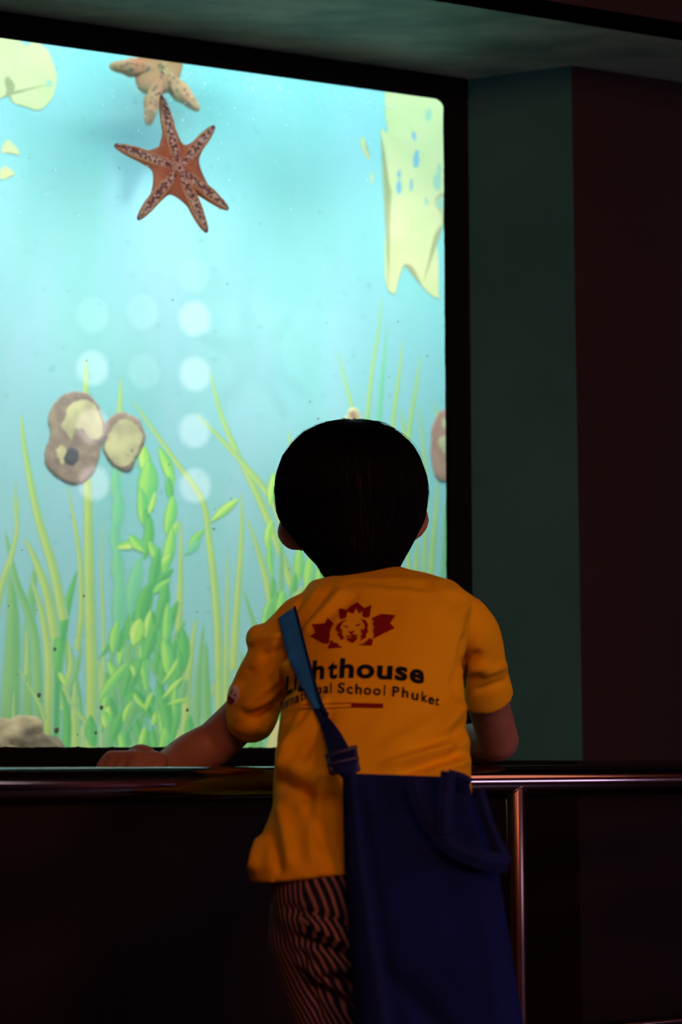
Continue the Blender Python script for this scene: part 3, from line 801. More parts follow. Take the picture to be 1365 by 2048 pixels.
# ================================================================ RAILING
TR = math.radians(30.5)
UR = Vector((math.cos(TR), math.sin(TR), 0)); NR = Vector((math.sin(TR), -math.cos(TR), 0))
RO = Vector((0, 2.18, 0))
RAIL_R = 0.0200
rc = hit(640, 1567, RO, NR); Z_RAIL = rc.z
railing = empty('guard_rail', (RO.x, RO.y, 0))
tag(railing, 'polished steel guard rail the boy leans on in front of the tank', 'railing')
def rod(name, a, b, r, m, n=48, bevel=0.004):
    a, b = Vector(a), Vector(b); t = (b - a).normalized()
    v, f = tube([a, b], [r, r], n, 1, None, False)
    # straight rod with slightly rounded ends
    rings = []; x = t.orthogonal().normalized(); y = t.cross(x); L = (b - a).length
    for s, q in ((0, r - bevel), (bevel * .3, r - bevel * .3), (bevel, r), (L * .25, r), (L * .5, r), (L * .75, r), (L - bevel, r), (L - bevel * .3, r - bevel * .3), (L, r - bevel)):
        rings.append([a + t * s + x * q * math.cos(2 * math.pi * j / n) + y * q * math.sin(2 * math.pi * j / n) for j in range(n)])
    v, f = ring_loft(rings)
    return py_obj(name, v, f, m, railing, True)
rod('top_rail', RO + UR * -1.7 + Vector((0, 0, Z_RAIL)), RO + UR * 1.25 + Vector((0, 0, Z_RAIL)), RAIL_R, M['steel'])
lr = hit(1330, 2044, RO, NR)
rod('lower_rail', RO + UR * -1.7 + Vector((0, 0, lr.z)), RO + UR * 1.25 + Vector((0, 0, lr.z)), 0.008, M['steel'], 24, 0.002)
pb = hit(1033, 1700, RO + NR * 0.006, NR)
sp0 = (pb - RO).dot(UR)
POST_R = 0.0125
for s in (sp0, sp0 - 1.15, sp0 + 0.85, sp0 - 1.9):
    if s < -1.75: continue
    p = RO + UR * s + NR * 0.006
    po = rod('post', (p.x, p.y, 0.0), (p.x, p.y, Z_RAIL - 0.004), POST_R, M['steel_post'], 32, 0.002)
    # weld bead where the post is coped onto the rail
    pts = []
    for i in range(25):
        a = math.pi * 2 * i / 24
        off = UR * math.cos(a) * POST_R + NR * math.sin(a) * POST_R
        q = p + off; y = (q - RO).dot(NR)
        zz = Z_RAIL - math.sqrt(max(0, RAIL_R ** 2 - min(abs(y), RAIL_R * .985) ** 2)) * (1 if True else 0)
        pts.append((q.x, q.y, zz + 0.001))
    v, f = tube(pts, [0.0016 + 0.0006 * math.sin(i * 2.4) for i in range(25)], 8, 2)
    w = py_obj('weld', v, f, M['steel_rough'], po, True)
    v, f = tube([(p.x, p.y, 0.0), (p.x, p.y, 0.006)], [0.035, 0.035], 24, 1, None, False)
    py_obj('floor_flange', v, f, M['steel'], po, False)

# ================================================================ THE BOY
boy = empty('person', (0.03, 1.97, 0))
tag(boy, 'boy in a yellow school t-shirt and striped trousers, seen from behind, leaning on the rail', 'person')
def super_ring(xl, xr, py, Yc, hd, e=2.4, n=40, tilt=0.0, front=1.0):
    a, b = at(xl, py, Yc), at(xr, py, Yc)
    c = (a + b) / 2; hw = (b - a).length / 2; out = []
    for j in range(n):
        t = 2 * math.pi * j / n
        cs, sn_ = math.cos(t), math.sin(t)
        x = math.copysign(abs(cs) ** (2 / e), cs) * hw
        y = math.copysign(abs(sn_) ** (2 / e), sn_) * hd * (front if sn_ > 0 else 1)
        out.append(Vector((c.x + x, c.y + y, c.z + tilt * x)))
    return out

TORSO = [(1148,684,806,2.196,.034),(1152,668,814,2.190,.042),(1158,650,850,2.180,.050),(1170,622,912,2.160,.062),(1190,604,938,2.146,.071),(1225,592,946,2.134,.078),
         (1270,584,942,2.120,.083),(1330,575,934,2.103,.087),(1400,564,930,2.085,.090),(1460,558,936,2.070,.092),(1510,552,942,2.058,.092),
         (1560,546,943,2.046,.092),(1610,547,944,2.034,.092),(1650,533,946,2.024,.094),(1690,512,948,2.016,.097),(1722,497,950,2.010,.100),(1742,494,951,2.008,.101)]
rings = [super_ring(xl, xr, py - (5 if i < 4 else 0), Y, hd, 2.5, 40, (0.14, 0.12, 0.05, 0.0)[i] if i < 4 else 0.0) for i, (py, xl, xr, Y, hd) in enumerate(TORSO)]
# hem: dips at the left side, rises to the right
for j, v in enumerate(rings[-1]):
    px, _ = proj(np.array([[v.x, v.y, v.z]])); px = px[0]
    v.z -= 0.010 * max(0, min(1, (640 - px) / 120)) - 0.005 * max(0, min(1, (px - 640) / 60))
    if px < 540: v.x += 0.004 * (540 - px) / 40
torso = ring_loft(rings)
SL = [at(622,1262,2.135), at(575,1300,2.135), at(540,1345,2.138), at(513,1395,2.15), at(503,1432,2.162)]
SRr = [at(868,1200,2.140), at(934,1262,2.168), at(958,1325,2.195), at(970,1370,2.215), at(976,1398,2.228)]
shirt_me = fuse('t_shirt', [torso,
    tube(SL, [0.046, 0.040, 0.0345, 0.0335, 0.0315], 24, 5), tube(SRr, [0.028, 0.037, 0.032, 0.0315, 0.0310], 24, 5, None, False),
    ellipsoid(at(522,1278,2.14), 0.018, 0.026, 0.018), ellipsoid(at(478,1395,2.155), 0.014, 0.022, 0.020), ellipsoid(at(505,1440,2.150), 0.028, 0.026, 0.020)], 0.0036, 5)
co, no = get_co(shirt_me), get_no(shirt_me)
px, py = proj(co)
disp = np.zeros(len(co))
facing = np.clip((-no[:, 1] + 0.35) / 0.6, 0, 1)
def crease(x0, y0, x1, y1, w, amp, sharp=1.0):
    """a fold running from one point of the cloth to another"""
    global disp
    d = np.array([x1 - x0, y1 - y0], float); L = np.linalg.norm(d); d /= L
    t = ((px - x0) * d[0] + (py - y0) * d[1]) / L
    q = (px - x0) * -d[1] + (py - y0) * d[0]
    along = np.clip(np.minimum(t, 1 - t) * 4 + 0.25, 0, 1); along = along * along * (3 - 2 * along)
    disp += 2.6 * amp * np.exp(-(q / w) ** 2) * along * facing
CR = [ # x0,y0,x1,y1,width px, height m
 (640,1172,585,1250,6,.0016),(668,1168,592,1262,6,-.0016),(690,1176,605,1268,7,.0016),(720,1185,620,1262,8,-.0012),(600,1195,580,1230,5,.0014),
 (575,1268,500,1285,7,.0030),(590,1292,520,1312,9,-.0032),(596,1318,480,1420,12,.0036),(600,1352,505,1450,11,-.0034),(540,1310,470,1375,14,-.0022),(560,1280,500,1340,10,.002),
 (575,1372,470,1440,9,.0026),(560,1425,480,1425,10,-.002),(555,1390,520,1470,10,.002),
 (655,1395,560,1520,8,.0026),(640,1388,575,1440,7,-.0022),(610,1400,560,1560,8,.0024),(585,1430,558,1500,7,-.002),(668,1420,600,1520,10,-.0016),
 (560,1520,680,1600,16,.0035),(552,1560,640,1600,12,-.0032),(640,1565,690,1555,10,.0028),(600,1570,655,1700,15,-.003),(560,1600,585,1740,12,.0028),(630,1600,625,1730,16,.0025),(540,1660,560,1750,8,-.0028),(522,1670,505,1745,8,.0025),(680,1600,660,1720,12,-.002),(590,1620,690,1560,12,.002),
 (935,1270,915,1400,9,-.0042),(960,1300,905,1372,10,-.003),(985,1330,910,1345,10,.0024),(930,1405,880,1470,12,.0024),(905,1380,860,1420,14,-.0018),
 (940,1482,760,1535,9,.0026),(942,1500,800,1545,8,-.0026),(942,1520,850,1550,7,.0024),(930,1440,905,1530,10,-.002),(760,1500,880,1440,16,.0014),(935,1455,820,1500,10,-.0018),
 (960,1200,900,1240,12,.0016),(950,1190,935,1290,8,-.0016),(860,1170,940,1200,10,.0012),(720,1160,900,1180,8,-.0008),(700,1175,860,1190,8,.0008),
 (1015,1330,960,1350,8,.0018),(1020,1360,950,1385,7,-.0016)]
for c in CR: crease(*c)
nz = np.array([noise.noise(Vector(c) * 26) * 0.0016 + noise.noise(Vector(c) * 60) * 0.0006 for c in co])
set_co(shirt_me, co + no * (disp + nz)[:, None])
shirt = mesh_obj('t_shirt', shirt_me, M['shirt'], boy, True)
BV = bvh_of(shirt_me)

# --- body: head, neck, trunk, arms and hands in one continuous skin
HY = 2.25
hc = at(704, 985, HY)
body_p = []
body_p.append(ellipsoid(hc, 0.074, 0.090, 0.086, None, 32, 24))
body_p.append(ellipsoid(hc + Vector((0, 0.032, -0.045)), 0.058, 0.055, 0.058, None, 24, 18))       # jaw
body_p.append(ellipsoid(hc + Vector((0, 0.072, -0.083)), 0.026, 0.020, 0.018))                      # chin
body_p.append(tube([hc + Vector((0, .088, .005)), hc + Vector((0, .096, -.018)), hc + Vector((0, .099, -.030))], [.006, .008, .011], 12, 3))   # nose
for s in (-1, 1):
    body_p.append(ellipsoid(hc + Vector((s * .010, .092, -.032)), .007, .008, .006))
    body_p.append(ellipsoid(hc + Vector((s * .030, .070, .012)), .022, .016, .008))               # brow
    body_p.append(ellipsoid(hc + Vector((s * .036, .062, -.030)), .024, .022, .020))              # cheek
body_p.append(tube([hc + Vector((-.022, .076, -.056)), hc + Vector((0, .086, -.054)), hc + Vector((.022, .076, -.056))], [.003, .0052, .003], 10, 3))
body_p.append(tube([hc + Vector((-.019, .075, -.063)), hc + Vector((0, .085, -.064)), hc + Vector((.019, .075, -.063))], [.003, .0058, .003], 10, 3))
body_p.append(tube([at(725,1215,2.160), at(718,1160,2.196), at(712,1095,2.215), at(706,1040,2.24)], [.046, .038, .039, .046], 20, 4))
def ear(pts, rads):
    P_ = [at(*p) for p in pts]
    body_p.append(tube(P_, rads, 14, 4, (Vector((0.35, 0.94, 0)).normalized(), 0.5)))
ear([(575,1050,2.262),(577,1064,2.257),(588,1080,2.25),(602,1090,2.245)], [.0120, .0150, .0135, .0080])
ear([(606,1046,2.25),(594,1072,2.25)], [.016, .016])
ear([(841,1030,2.262),(839,1044,2.257),(832,1060,2.25),(822,1074,2.245)], [.0105, .0125, .0110, .0075])
ear([(816,1030,2.25),(820,1055,2.25)], [.016, .014])
inner = [super_ring(xl + 26, xr - 26, p, Y, hd - .018, 2.4) for p, xl, xr, Y, hd in TORSO[3:]]
inner += [super_ring(560, 930, 1800, 1.998, .084, 2.4), super_ring(590, 900, 1860, 1.99, .07, 2.4)]
body_p.append(ring_loft(inner))
# left arm (image left): upper arm, elbow, forearm lying over the rail, fist beyond it
elbL = at(430,1487,2.205); wrL = at(300,1548,2.118)
body_p.append(tube([at(610,1275,2.135), at(548,1350,2.145), at(492,1425,2.178), elbL], [.026, .026, .0262, .0265], 18, 5))
body_p.append(tube([elbL, at(380,1512,2.190), at(340,1534,2.155), wrL], [.0268, .0262, .0215, .0175], 18, 5))
# right arm: elbow on the rail, forearm going on behind the chest
elbR = at(998,1481,2.292); wrR = at(800,1500,2.43)
body_p.append(tube([at(915,1235,2.155), at(952,1310,2.195), at(972,1390,2.235), elbR], [.022, .024, .0258, .0252], 18, 5))
body_p.append(tube([elbR, at(930,1488,2.355), at(860,1494,2.40), wrR], [.0252, .0245, .020, .016], 18, 5))
def hand(wrist, palm_c, across, fwd, down, name, curl):
    """palm + four unequal curled fingers + thumb leaving the side of the palm"""
    body_p.append(tube([wrist, wrist.lerp(palm_c, .5), palm_c], [.0165, .019, .020], 16, 3, (down, 0.75)))
    body_p.append(tube([palm_c - across * .017, palm_c + across * .017], [.0135, .0130], 16, 3, (down, .85)))
    knuck = palm_c + fwd * 0.022
    body_p.append(tube([knuck - across * .020, knuck + across * .019], [.0095, .0088], 14, 3))
    for i, (L, r) in enumerate(((.026, .0066), (.030, .0069), (.028, .0067), (.022, .0060))):
        b = knuck + across * (-.0215 + .0143 * i)
        a1, a2, a3 = curl
        p1 = b + (fwd * math.cos(a1) + down * math.sin(a1)) * L * .85
        p2 = p1 + (fwd * math.cos(a2) + down * math.sin(a2)) * L * .65
        p3 = p2 + (fwd * math.cos(a3) + down * math.sin(a3)) * L * .5
        body_p.append(tube([b - fwd * .012, b, p1, p2, p3], [r, r * 1.12, r * 1.02, r * .95, r * .82], 12, 3))
    t0 = palm_c - across * .020 - fwd * .004
    body_p.append(tube([t0, t0 - across * .012 + fwd * .014 + down * .008, t0 - across * .006 + fwd * .030 + down * .014, t0 + across * .004 + fwd * .040 + down * .018], [.0095, .0085, .0075, .0062], 12, 3))
dn = Vector((0, 0, -1))
palmL = at(286,1521,2.120)
hand(wrL, palmL, Vector((-.86, .50, 0.02)).normalized() * 1.0, Vector((-.45, -.2, .06)).normalized(), (dn + Vector((0, .12, 0))).normalized(), 'left', (0.95, 2.1, 2.9))
fwR = Vector((-.80, .60, -.06)).normalized()
hand(wrR, wrR + fwR * .035, Vector((.60, .80, 0)).normalized(), fwR, dn, 'right', (0.5, 1.2, 1.9))
# ankles and lower legs, mostly inside the trousers
hipL, hipR = at(655,1800,2.0), at(850,1800,2.0)
footL, footR = Vector((-0.005, 2.02, 0.075)), Vector((0.125, 1.98, 0.075))
kneeL, kneeR = Vector((0.005, 2.035, 0.34)), Vector((0.115, 2.03, 0.34))
body_p.append(tube([hipL, kneeL, footL], [.045, .036, .026], 16, 5)); body_p.append(tube([hipR, kneeR, footR], [.045, .036, .026], 16, 5))
skin_me = fuse('body', body_p, 0.0024, 4)
body = mesh_obj('body', skin_me, M['skin'], boy, True)
for s in (-1, 1):
    v, f = ellipsoid(hc + Vector((s * .031, .074, -.004)), .010, .011, .009); py_obj('eye', v, f, M['eye'], boy, True)
for nm, ft in (('shoe', footL), ('shoe', footR)):
    v, f = tube([ft + Vector((0, -.035, -.045)), ft + Vector((0, .02, -.045)), ft + Vector((0, .09, -.052))], [.030, .033, .025], 16, 4, (Vector((0, 0, 1)), 0.9))
    v = [Vector((p.x, p.y, max(p.z, 0.0))) for p in v]
    py_obj(nm, v, f, M['shoe'], boy, True)

# --- hair: a bowl cut modelled as a shell plus individual strands
HR = [(844,692,716,.012,HY),(848,664,744,.030,HY),(857,636,772,.052,HY),(872,607,800,.071,HY),(893,585,822,.086,HY),(918,567,838,.095,HY),(950,556,849,.101,HY),(985,553,854,.104,HY),
      (1015,555,852,.103,HY),(1042,562,846,.099,HY-.002),(1068,582,832,.092,HY-.008),(1090,600,822,.084,HY-.018),(1110,617,811,.073,HY-.030),(1130,636,800,.063,HY-.045),(1146,644,794,.060,HY-.054),(1158,654,786,.058,HY-.060),(1168,668,772,.052,HY-.064)]
NH = 96
hr = []
for p, xl, xr, hd, Y in HR:
    r = super_ring(xl, xr, p, Y, hd, 2.15, NH, 0.0)
    c = sum(r, Vector()) / NH
    for j, v in enumerate(r):
        sn_ = math.sin(2 * math.pi * j / NH)
        if sn_ > 0.05 and p > 940:       # the face stays free on the far side
            k = min(1, (p - 940) / 40) * min(1, (sn_ - 0.05) / 0.3)
            v.y = c.y + (v.y - c.y) * (1 - 0.45 * k); v.x = c.x + (v.x - c.x) * (1 - 0.25 * k)
        lump = 1 + 0.012 * noise.noise((j * .35, p * .012, 2)) + 0.010 * noise.noise((j * 1.1, p * .02, 5))
        r[j] = Vector((c.x + (v.x - c.x) * lump, c.y + (v.y - c.y) * lump, v.z))
    hr.append(r)
hv, hf = ring_loft(hr)
HA = np.array([[tuple(v) for v in r] for r in hr])       # rings x NH x 3
def hair_pt(u, j, lift):
    i = min(int(u), len(HR) - 2); t = u - i; j0 = int(j) % NH; j1 = (j0 + 1) % NH; w = j - int(j)
    p = (HA[i, j0] * (1 - w) + HA[i, j1] * w) * (1 - t) + (HA[i + 1, j0] * (1 - w) + HA[i + 1, j1] * w) * t
    c = HA[i].mean(axis=0)
    o = p - c; o[2] = max(0, (4 - u)) * 0.02; o = o / (np.linalg.norm(o) + 1e-9)
    return Vector(p + o * lift)
V, Fc = list(hv), list(hf)
def add_strand(pts, r):
    n0 = len(V); k = len(pts)
    for i, p in enumerate(pts):
        t = (pts[min(i + 1, k - 1)] - pts[max(i - 1, 0)]).normalized(); x = t.orthogonal().normalized(); y = t.cross(x)
        q = r * (1 - 0.75 * (i / (k - 1)) ** 2)
        for a in (0, 2.094, 4.189): V.append(p + x * q * math.cos(a) + y * q * math.sin(a))
    for i in range(k - 1):
        for a in range(3): Fc.append((n0 + i * 3 + a, n0 + i * 3 + (a + 1) % 3, n0 + i * 3 + 3 + (a + 1) % 3, n0 + i * 3 + 3 + a))
hrnd = random.Random(11)
for i in range(1500):
    j = hrnd.uniform(NH * .47, NH * 1.03) % NH
    u0 = hrnd.choice((hrnd.uniform(.6, 4), hrnd.uniform(3, 11))); u1 = min(u0 + hrnd.uniform(3, 7), len(HR) - 1 - hrnd.uniform(0, .5))
    if u1 - u0 < 1: continue
    lift = hrnd.uniform(.0003, .0022); dj = hrnd.uniform(-1.6, 1.6)
    pts = [hair_pt(u0 + (u1 - u0) * k / 8, (j + dj * k / 8) % NH, lift * (0.3 + .7 * math.sin(math.pi * min(1, k / 8 + .1)))) for k in range(9)]
    if u1 > len(HR) - 3: pts[-1] = pts[-1] + Vector((hrnd.uniform(-.002, .002), -.0015, -hrnd.uniform(.001, .006)))
    add_strand(pts, hrnd.uniform(.0004, .0008))
for i in range(130):        # flyaways over the crown
    j = hrnd.uniform(0, NH); u0 = hrnd.uniform(.5, 3); u1 = u0 + hrnd.uniform(1.5, 5)
    lift = hrnd.uniform(.002, .0055)
    add_strand([hair_pt(u0 + (u1 - u0) * k / 8, (j + 2 * k / 8) % NH, lift * math.sin(math.pi * (k / 8 * .75))) for k in range(9)], .0003)
for sgn in (-1, 1):        # loose locks along both temples
    for i in range(26):
        j = (NH / 2 if sgn < 0 else 0) + hrnd.uniform(-5, 5); u0 = hrnd.uniform(3, 6); u1 = hrnd.uniform(8.2, 9.6)
        lift = hrnd.uniform(.0008, .0035)
        add_strand([hair_pt(u0 + (u1 - u0) * k / 10, j % NH, lift * math.sin(math.pi * (k / 10))) for k in range(11)], .00035)
hair = py_obj('hair', V, Fc, M['hair'], boy, True)

# --- trousers
TRO = [(1735,535,936,1.998,.088),(1770,538,935,1.994,.090),(1830,544,934,1.990,.090),(1880,560,932,1.990,.088),(1930,578,930,1.990,.082)]
tro = [ring_loft([super_ring(xl, xr, p, Y, hd, 2.4) for p, xl, xr, Y, hd in TRO])]
tro.append(tube([at(655,1860,1.992), at(690,2010,2.0), at(708,2150,2.005), kneeL, kneeL.lerp(footL, .55), footL + Vector((0, 0, .015))], [.066, .062, .056, .050, .044, .042], 20, 5))
tro.append(tube([at(838,1860,1.992), at(850,2010,2.0), at(860,2150,2.005), kneeR, kneeR.lerp(footR, .55), footR + Vector((0, 0, .015))], [.066, .062, .056, .050, .044, .042], 20, 5))
tro_me = fuse('trousers', tro, 0.0045, 4)
co, no = get_co(tro_me), get_no(tro_me)
px, py = proj(co); disp = np.zeros(len(co)); facing = np.clip((-no[:, 1] + 0.5) / 0.6, 0, 1)
for c in [(560,1815,700,1850,8,-.003),(600,1830,720,1900,8,.003),(580,1870,720,1930,9,-.003),(590,1920,720,2000,10,.003),(600,1890,640,2040,10,-.002),(620,1960,740,2040,8,-.003)]: crease(*c)
set_co(tro_me, co + no * (disp + np.array([noise.noise(Vector(c) * 30) * .0015 for c in co]))[:, None])
co = get_co(tro_me)
cxl = 0.085 + (co[:, 2] - .5) * -0.02
ang = np.arctan2(co[:, 0] - np.where(co[:, 0] < 0.045, -0.01, 0.10), -(co[:, 1] - 2.0))
wob = np.array([noise.noise((c[0] * 18, c[1] * 18, c[2] * 22)) for c in co])
around = (co[:, 0] * 1.0 + (co[:, 2] - .62) * 0.22 + np.where(co[:, 2] < .62, (co[:, 2] - .62) * 0.35, 0) + wob * 0.0035 - np.abs(co[:, 1] - 1.92) * 0.6) * 2 * math.pi / 0.0078
tro_me.attributes.new('around', 'FLOAT', 'POINT').data.foreach_set('value', around)
mesh_obj('trousers', tro_me, M['stripe'], boy, True)

# --- print on the shirt
def decal(name, bm, m, parent, off=0.0009, step=5.0, bvh=None):
    b = bvh or BV
    xs = [v.co.x for v in bm.verts]; ys = [v.co.y for v in bm.verts]
    for ax, lo_, hi_ in ((0, min(xs), max(xs)), (1, min(ys), max(ys))):
        k = lo_ + step
        while k < hi_:
            p = Vector((k, 0, 0)) if ax == 0 else Vector((0, k, 0)); n = Vector((1, 0, 0)) if ax == 0 else Vector((0, 1, 0))
            bmesh.ops.bisect_plane(bm, geom=bm.verts[:] + bm.edges[:] + bm.faces[:], plane_co=p, plane_no=n, dist=1e-4)
            k += step
    dead = []
    for v in bm.verts:
        d = ray(v.co.x, v.co.y).normalized()
        h = b.ray_cast(CAM, d)
        if h[0] is None or abs(h[1].dot(d)) < 0.08: dead.append(v); continue
        nn = h[1] if h[1].dot(d) < 0 else -h[1]
        v.co = h[0] + nn * off
    bmesh.ops.delete(bm, geom=dead, context='VERTS')
    me = bpy.data.meshes.new(name); bm.to_mesh(me); bm.free()
    return mesh_obj(name, me, m, parent, True)

def poly_bm(polys):
    bm = bmesh.new()
    for P in polys:
        f = bm.faces.new([bm.verts.new((x, y, 0)) for x, y in P])
        bmesh.ops.triangulate(bm, faces=[f])
    return bm

def glyph(ch, bold):
    cu = bpy.data.curves.new('glyph', 'FONT'); cu.body = ch; cu.size = 1.0; cu.offset = bold; cu.resolution_u = 4
    o = bpy.data.objects.new('glyph', cu); COL.objects.link(o)
    dg = bpy.context.evaluated_depsgraph_get(); dg.update()
    me = o.evaluated_get(dg).to_mesh()
    V = [tuple(v.co) for v in me.vertices]; Fc = [tuple(p.vertices) for p in me.polygons]
    o.evaluated_get(dg).to_mesh_clear(); bpy.data.objects.remove(o); bpy.data.curves.remove(cu)
    return V, Fc
def line_of_text(name, spans, hh, bold, skew, parent):
    href = max(v[1] for v in glyph('h', bold)[0])
    for ch, x0, x1, b0, b1 in spans:
        bm = bmesh.new()
        V, Fc = glyph(ch, bold)
        lo_, hi_ = min(v[0] for v in V), max(v[0] for v in V)
        vs_ = []
        for v in V:
            t = (v[0] - lo_) / (hi_ - lo_ + 1e-9); y = v[1] / href * hh
            vs_.append(bm.verts.new((x0 + (x1 - x0) * t + skew * y, b0 + (b1 - b0) * t - y, 0)))
        for f in Fc:
            try: bm.faces.new([vs_[i] for i in f])
            except ValueError: pass
        decal(name, bm, M['ink'], parent)
line_of_text('letter', [('L',572,587,1391,1383),('i',589,594,1381,1378),('g',597,620,1374,1363),('h',625,649,1360,1357),('t',656,675,1357,1356),('h',679,708,1355,1355),('o',713,749,1355,1356),
    ('u',754,785,1357,1358),('s',790,815,1359,1361),('e',819,848,1363,1367)], 38, 0.034, 0.06, shirt)
line_of_text('letter', [('I',561,563,1421,1420),('n',565,569,1419,1417),('t',570,572,1417,1416),('e',573,577,1415,1413),('r',578,581,1412,1411),('n',583,589,1410,1408),('a',591,600,1407,1403),('t',602,608,1402,1400),('i',610,613,1399,1398),('o',615,628,1397,1392),
    ('n',632,644,1390,1387),('a',647,658,1387,1386),('l',661,664,1386,1386),('S',676,690,1386,1386),('c',694,706,1387,1388),('h',711,724,1388,1389),('o',728,743,1389,1390),('o',747,762,1390,1391),('l',768,771,1391,1391),
    ('P',785,799,1393,1394),('h',804,817,1395,1396),('u',823,837,1399,1401),('k',843,855,1403,1405),('e',856,868,1407,1409),('t',870,878,1411,1412)], 20, 0.024, 0.04, shirt)
decal('underline', poly_bm([[(703,1406),(767,1408),(767,1417),(703,1416)], [(606,1409),(703,1406),(703,1407.4),(606,1410.4)], [(604,1418),(703,1414.6),(703,1416),(604,1419.4)]]), M['red_ink'], shirt)
z2 = lambda P: [(540 + x / 3.592, 1190 + y / 3.592) for x, y in P]
emblem = [
 [(497,97),(552,112),(580,85),(632,55),(680,98),(732,73),(718,160),(690,166),(668,156),(668,116),(645,137),(622,97),(602,138),(560,118),(550,165),(522,176),(505,172)],
 [(302,210),(398,208),(418,168),(463,208),(447,232),(433,270),(436,300),(428,318),(434,338),(420,352),(385,347),(293,298),(330,272)],
 [(432,350),(446,325),(462,345),(488,348),(500,366),(525,378),(418,388)],
 [(733,170),(800,140),(806,156),(905,148),(865,205),(898,240),(742,318),(750,285),(742,262),(752,232),(738,212),(748,195)],
 [(742,318),(735,366),(632,362),(676,350),(700,330),(715,312),(728,318)],
 [(472,250),(486,215),(520,190),(556,180),(524,204),(508,232),(510,258),(500,272),(518,296),(530,330),(508,318),(502,300),(488,292),(490,268)],
 [(655,172),(690,185),(708,215),(702,245),(708,268),(694,282),(692,308),(672,318),(650,338),(662,306),(672,280),(664,262),(684,240),(680,208)],
 [(530,218),(548,226),(566,228),(562,236),(545,234)], [(618,218),(636,214),(656,206),(648,220),(626,228)],
 [(562,262),(576,266),(590,264),(604,258),(612,258),(602,274),(590,286),(578,278)],
 [(586,284),(592,284),(592,296),(618,288),(632,284),(628,298),(600,306),(585,302),(560,304),(548,292),(566,294),(586,296)],
 [(548,306),(566,312),(590,310),(616,304),(634,302),(622,330),(596,348),(566,332)],
 [(512,240),(524,262),(520,288),(540,312),(530,316),(508,284)], [(660,236),(656,262),(664,284),(648,306),(656,310),(676,276)]]
decal('emblem', poly_bm([z2(P) for P in emblem]), M['red_ink'], shirt, 0.0009, 4.0)
# sleeve badge: white disc, dark red lower half, small dark marks
z8 = lambda P: [(430 + x / 6.826, 1200 + y / 6.826) for x, y in P]
badge = decal('badge', poly_bm([[(470.0 + 10.5 * math.cos(t) + 1.5 * math.sin(t), 1390 - 19 * math.sin(t)) for t in np.linspace(0, 2 * math.pi, 25)[:-1]]]), M['white_ink'], shirt, 0.0009, 3.0)
decal('badge_mark', poly_bm([z8([(205,1300),(290,1370),(270,1410),(230,1420),(200,1405),(188,1360)])]), M['red_ink'], badge, 0.0016, 3.0)
decal('badge_mark', poly_bm([z8([(250,1225),(262,1225),(245,1280),(232,1280)]), z8([(275,1290),(300,1280),(300,1300),(285,1315)])]), M['ink'], badge, 0.0016, 3.0)

# ================================================================ THE BAG
bag = empty('shoulder_bag', at(880, 2190, 1.88))
tag(bag, 'navy canvas shoulder bag with a blue strap slung across the boy\'s back', 'bag')
def bag_edge(v):
    L = np.interp(v, [0, .28, .55, 1.0], [686, 690, 702, 722]); R = np.interp(v, [0, .04, .30, .76, 1.0], [936, 943, 998, 1048, 1075])
    return L, R, 1546 + (2205 - 1546) * v
NU, NV = 34, 60
front, back = [], []
for i in range(NV + 1):
    v = i / NV; L, R, y = bag_edge(v); fr, bk = [], []
    for j in range(NU + 1):
        u = j / NU
        x = L + (R - L) * u; yy = y + (9 * u if v < .1 else 9 * u * max(0, 1 - (v - .1) * 6))
        edge = min(1, min(u, 1 - u) * 7) ** .5 * min(1, (1 - v) * 10) ** .5 * min(1, .25 + v * 3)
        Y0 = 1.905 - 0.020 * v + 0.010 * u
        bulge = (0.010 + 0.018 * v) * edge
        w = 0.0025 * noise.noise((u * 2.5, v * 4, 1)) + 0.0015 * noise.noise((u * 6, v * 8, 4))
        ridge = 0.0035 * math.exp(-((u - (0.13 + 0.16 * v)) / 0.03) ** 2) * min(1, v * 8)
        diag = 0.006 * math.exp(-(((u - .25) - (v - .62) * 1.6) / 0.10) ** 2) * (1 if .5 < v else 0) * min(1, (v - .5) * 6 if v > .5 else 0)
        fr.append(at(x, yy, Y0 - bulge + w * edge + ridge + diag)); bk.append(at(x, yy, Y0 + 0.004 + .010 * edge * v))
    front.append(fr); back.append(bk)
def shell(name, A_, B_2, m, parent):
    nr, nc = len(A_), len(A_[0]); k = nr * nc
    V = [p for r in A_ for p in r] + [p for r in B_2 for p in r]; Fc = []
    for i in range(nr - 1):
        for j in range(nc - 1):
            a = i * nc + j; Fc.append((a, a + nc, a + nc + 1, a + 1)); Fc.append((k + a, k + a + 1, k + a + nc + 1, k + a + nc))
    bd = [i for i in range(nc)] + [i * nc + nc - 1 for i in range(1, nr)] + [(nr - 1) * nc + j for j in range(nc - 2, -1, -1)] + [i * nc for i in range(nr - 2, 0, -1)]
    for i in range(len(bd)):
        a, b = bd[i], bd[(i + 1) % len(bd)]; Fc.append((a, b, b + k, a + k))
    return py_obj(name, V, Fc, m, parent, True)
shell('bag_body', front, back, M['bag'], bag)
# side band that carries the strap on down the bag's edge
band = []
for i in range(41):
    v = i / 40 * .97; L, R, y = bag_edge(v); w = 24 + 50 * min(1, v * 1.25)
    band.append([at(L - 1 + w * q, y + 2, 1.897 - .020 * v - (0.010 + .018 * v) * (0.15 + .85 * math.sin(min(1, q + .15) * 1.5))) for q in (0, .33, .66, 1)])
ribbon('side_band', [r[::-1] for r in band], 0.0018, M['bag_band'], bag)
